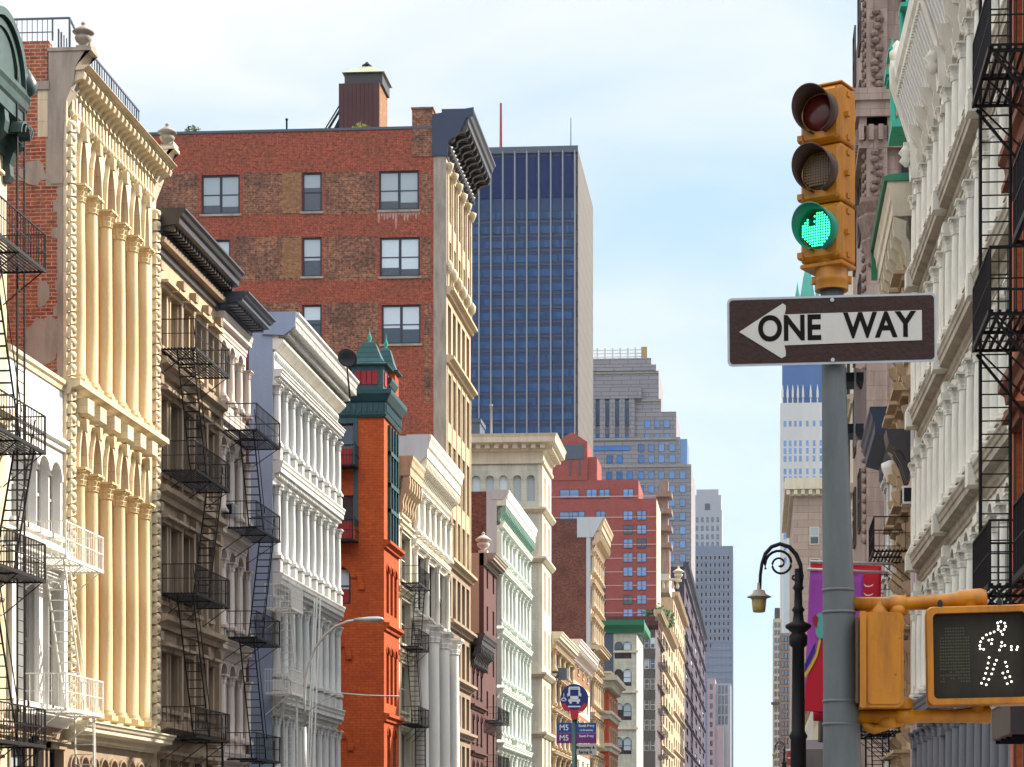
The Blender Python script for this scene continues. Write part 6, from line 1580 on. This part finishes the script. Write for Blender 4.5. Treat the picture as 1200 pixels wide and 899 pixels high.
for x in (-10.6, -5.4):
    y = -50
    while y < 400: m.box(x-.06, x+.06, y, y+3, .0045, .008); y += 9
tag(m.build('lane_markings', stone('road_paint', (.7,.7,.66), dark=.6)), kind='structure')
m = MB(); 
for i in range(12): m.box(-15+i*1.2, -14.4+i*1.2, 15, 18, .0045, .008)
tag(m.build('crosswalk', stone('crossing_paint', (.7,.7,.66), dark=.6)), kind='structure')
sheet('traffic_island', -4.3, -2.7, 37, 44, .15, conc, .15)
o = empty('air_conditioner', (4.4, 60.3, 11.0), -PI/2, 'white air conditioner beside the small balcony of the cream bracketed building', 'air conditioner')
m = MB(); m.box(-.35,.35,-.42,.2,0,.5); m.build('case', M['whitest'], o); m = MB()
for k in range(6): m.box(-.3,.3,-.44,-.421,.05+k*.07,.085+k*.07)
m.box(.352,.36,-.38,-.05,.06,.44); m.build('grille', M['iron'], o)
# ---------------------------------------------------------------- camera, light, sky
cd = bpy.data.cameras.new('camera'); cam = bpy.data.objects.new('camera', cd); C.objects.link(cam)
cam.location = (0, 0, EYE); cam.rotation_euler = (PI/2, 0, TH)
cd.sensor_width = 36; cd.lens = F/1200*36; cd.shift_x = -(PX-600)/1200; cd.shift_y = (VY-449.5)/1200
cd.clip_end = 20000; cd.clip_start = .1
S.camera = cam
SUN_AZ = math.radians(55)     # from +y (the view) towards +x
SUN_EL = math.radians(35)
w = bpy.data.worlds.new('World'); S.world = w; w.use_nodes = True; nt = w.node_tree
bg = nt.nodes['Background']; bg.inputs['Strength'].default_value = .115
sky = nt.nodes.new('ShaderNodeTexSky'); sky.sky_type = 'NISHITA'; sky.sun_disc = False
sky.sun_elevation = SUN_EL; sky.sun_rotation = SUN_AZ; sky.air_density = 1.0; sky.dust_density = .6; sky.ozone_density = 1.5
tc = nt.nodes.new('ShaderNodeTexCoord'); mp = nt.nodes.new('ShaderNodeMapping'); mp.inputs['Scale'].default_value = (2.0, 2.0, 5.0); mp.inputs['Location'].default_value = (.3,.1,.0)
nz = nt.nodes.new('ShaderNodeTexNoise'); nz.inputs['Scale'].default_value = 2.2; nz.inputs['Detail'].default_value = 6; nz.inputs['Roughness'].default_value = .5; nz.inputs['Distortion'].default_value = .4
nt.links.new(tc.outputs['Generated'], mp.inputs['Vector']); nt.links.new(mp.outputs[0], nz.inputs['Vector'])
mr = nt.nodes.new('ShaderNodeMapRange'); mr.inputs[1].default_value = .46; mr.inputs[2].default_value = .66; mr.inputs[3].default_value = 0; mr.inputs[4].default_value = .55
nt.links.new(nz.outputs[0], mr.inputs[0])
def mixc(a, bcol, f):
    m = nt.nodes.new('ShaderNodeMix'); m.data_type = 'RGBA'; m.inputs[7].default_value = bcol; nt.links.new(a, m.inputs[6])
    if isinstance(f, float): m.inputs[0].default_value = f
    else: nt.links.new(f, m.inputs[0])
    return m.outputs[2]
# thin even veil, then drifting white cloud that thickens upwards and to the left (east)
veil = mixc(sky.outputs[0], (2.5, 3.4, 4.3, 1), .75)
sp = nt.nodes.new('ShaderNodeSeparateXYZ'); nt.links.new(tc.outputs['Generated'], sp.inputs[0])
zx = nt.nodes.new('ShaderNodeMath'); zx.operation = 'MULTIPLY_ADD'; nt.links.new(sp.outputs[0], zx.inputs[0]); zx.inputs[1].default_value = -.22; nt.links.new(sp.outputs[2], zx.inputs[2])
zr = nt.nodes.new('ShaderNodeMapRange'); zr.inputs[1].default_value = .30; zr.inputs[2].default_value = .46; zr.inputs[3].default_value = 0; zr.inputs[4].default_value = 1.0; nt.links.new(zx.outputs[0], zr.inputs[0])
am = nt.nodes.new('ShaderNodeMath'); am.operation = 'ADD'; am.use_clamp = True; nt.links.new(mr.outputs[0], am.inputs[0]); nt.links.new(zr.outputs[0], am.inputs[1])
cl = mixc(veil, (4.3, 4.45, 4.6, 1), am.outputs[0])
# extra bright sky added overhead, out of frame, to fill the shaded fronts
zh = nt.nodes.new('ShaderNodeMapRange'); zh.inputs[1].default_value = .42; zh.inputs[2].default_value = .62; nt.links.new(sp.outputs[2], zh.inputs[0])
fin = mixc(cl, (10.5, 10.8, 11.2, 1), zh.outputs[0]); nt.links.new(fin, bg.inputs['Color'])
if HAZE:
    hb = MB(); hb.box(-1520, 1520, -220, 2620, -1.2, 420)
    hm = bpy.data.materials.new('haze_air'); hm.use_nodes = True; hn = hm.node_tree; hn.nodes.remove(hn.nodes['Principled BSDF'])
    pv = hn.nodes.new('ShaderNodeVolumePrincipled'); pv.inputs['Density'].default_value = HAZE; pv.inputs['Color'].default_value = (.80,.88,1,1); pv.inputs['Anisotropy'].default_value = .2
    hn.links.new(pv.outputs[0], hn.nodes['Material Output'].inputs['Volume'])
    ho = hb.build('haze', hm); tag(ho, kind='stuff'); S.cycles.volume_bounces = 0
ld = bpy.data.lights.new('sun', 'SUN'); sun = bpy.data.objects.new('sun', ld); C.objects.link(sun)
ld.energy = 5.0; ld.angle = math.radians(.5); ld.color = (1, .90, .76)
d = Vector((math.cos(SUN_EL)*math.sin(SUN_AZ), math.cos(SUN_EL)*math.cos(SUN_AZ), math.sin(SUN_EL)))
sun.rotation_euler = d.to_track_quat('Z', 'Y').to_euler(); sun.location = (30, 0, 60)
S.view_settings.view_transform = 'Standard'; S.view_settings.look = 'None'; S.view_settings.gamma = 1; S.view_settings.use_curve_mapping = False
S.view_settings.exposure = EXPO
S.cycles.max_bounces = 6; S.cycles.diffuse_bounces = 4; S.cycles.glossy_bounces = 3; S.cycles.caustics_reflective = False; S.cycles.caustics_refractive = False
try: S.cycles.use_denoising = True
except Exception: pass
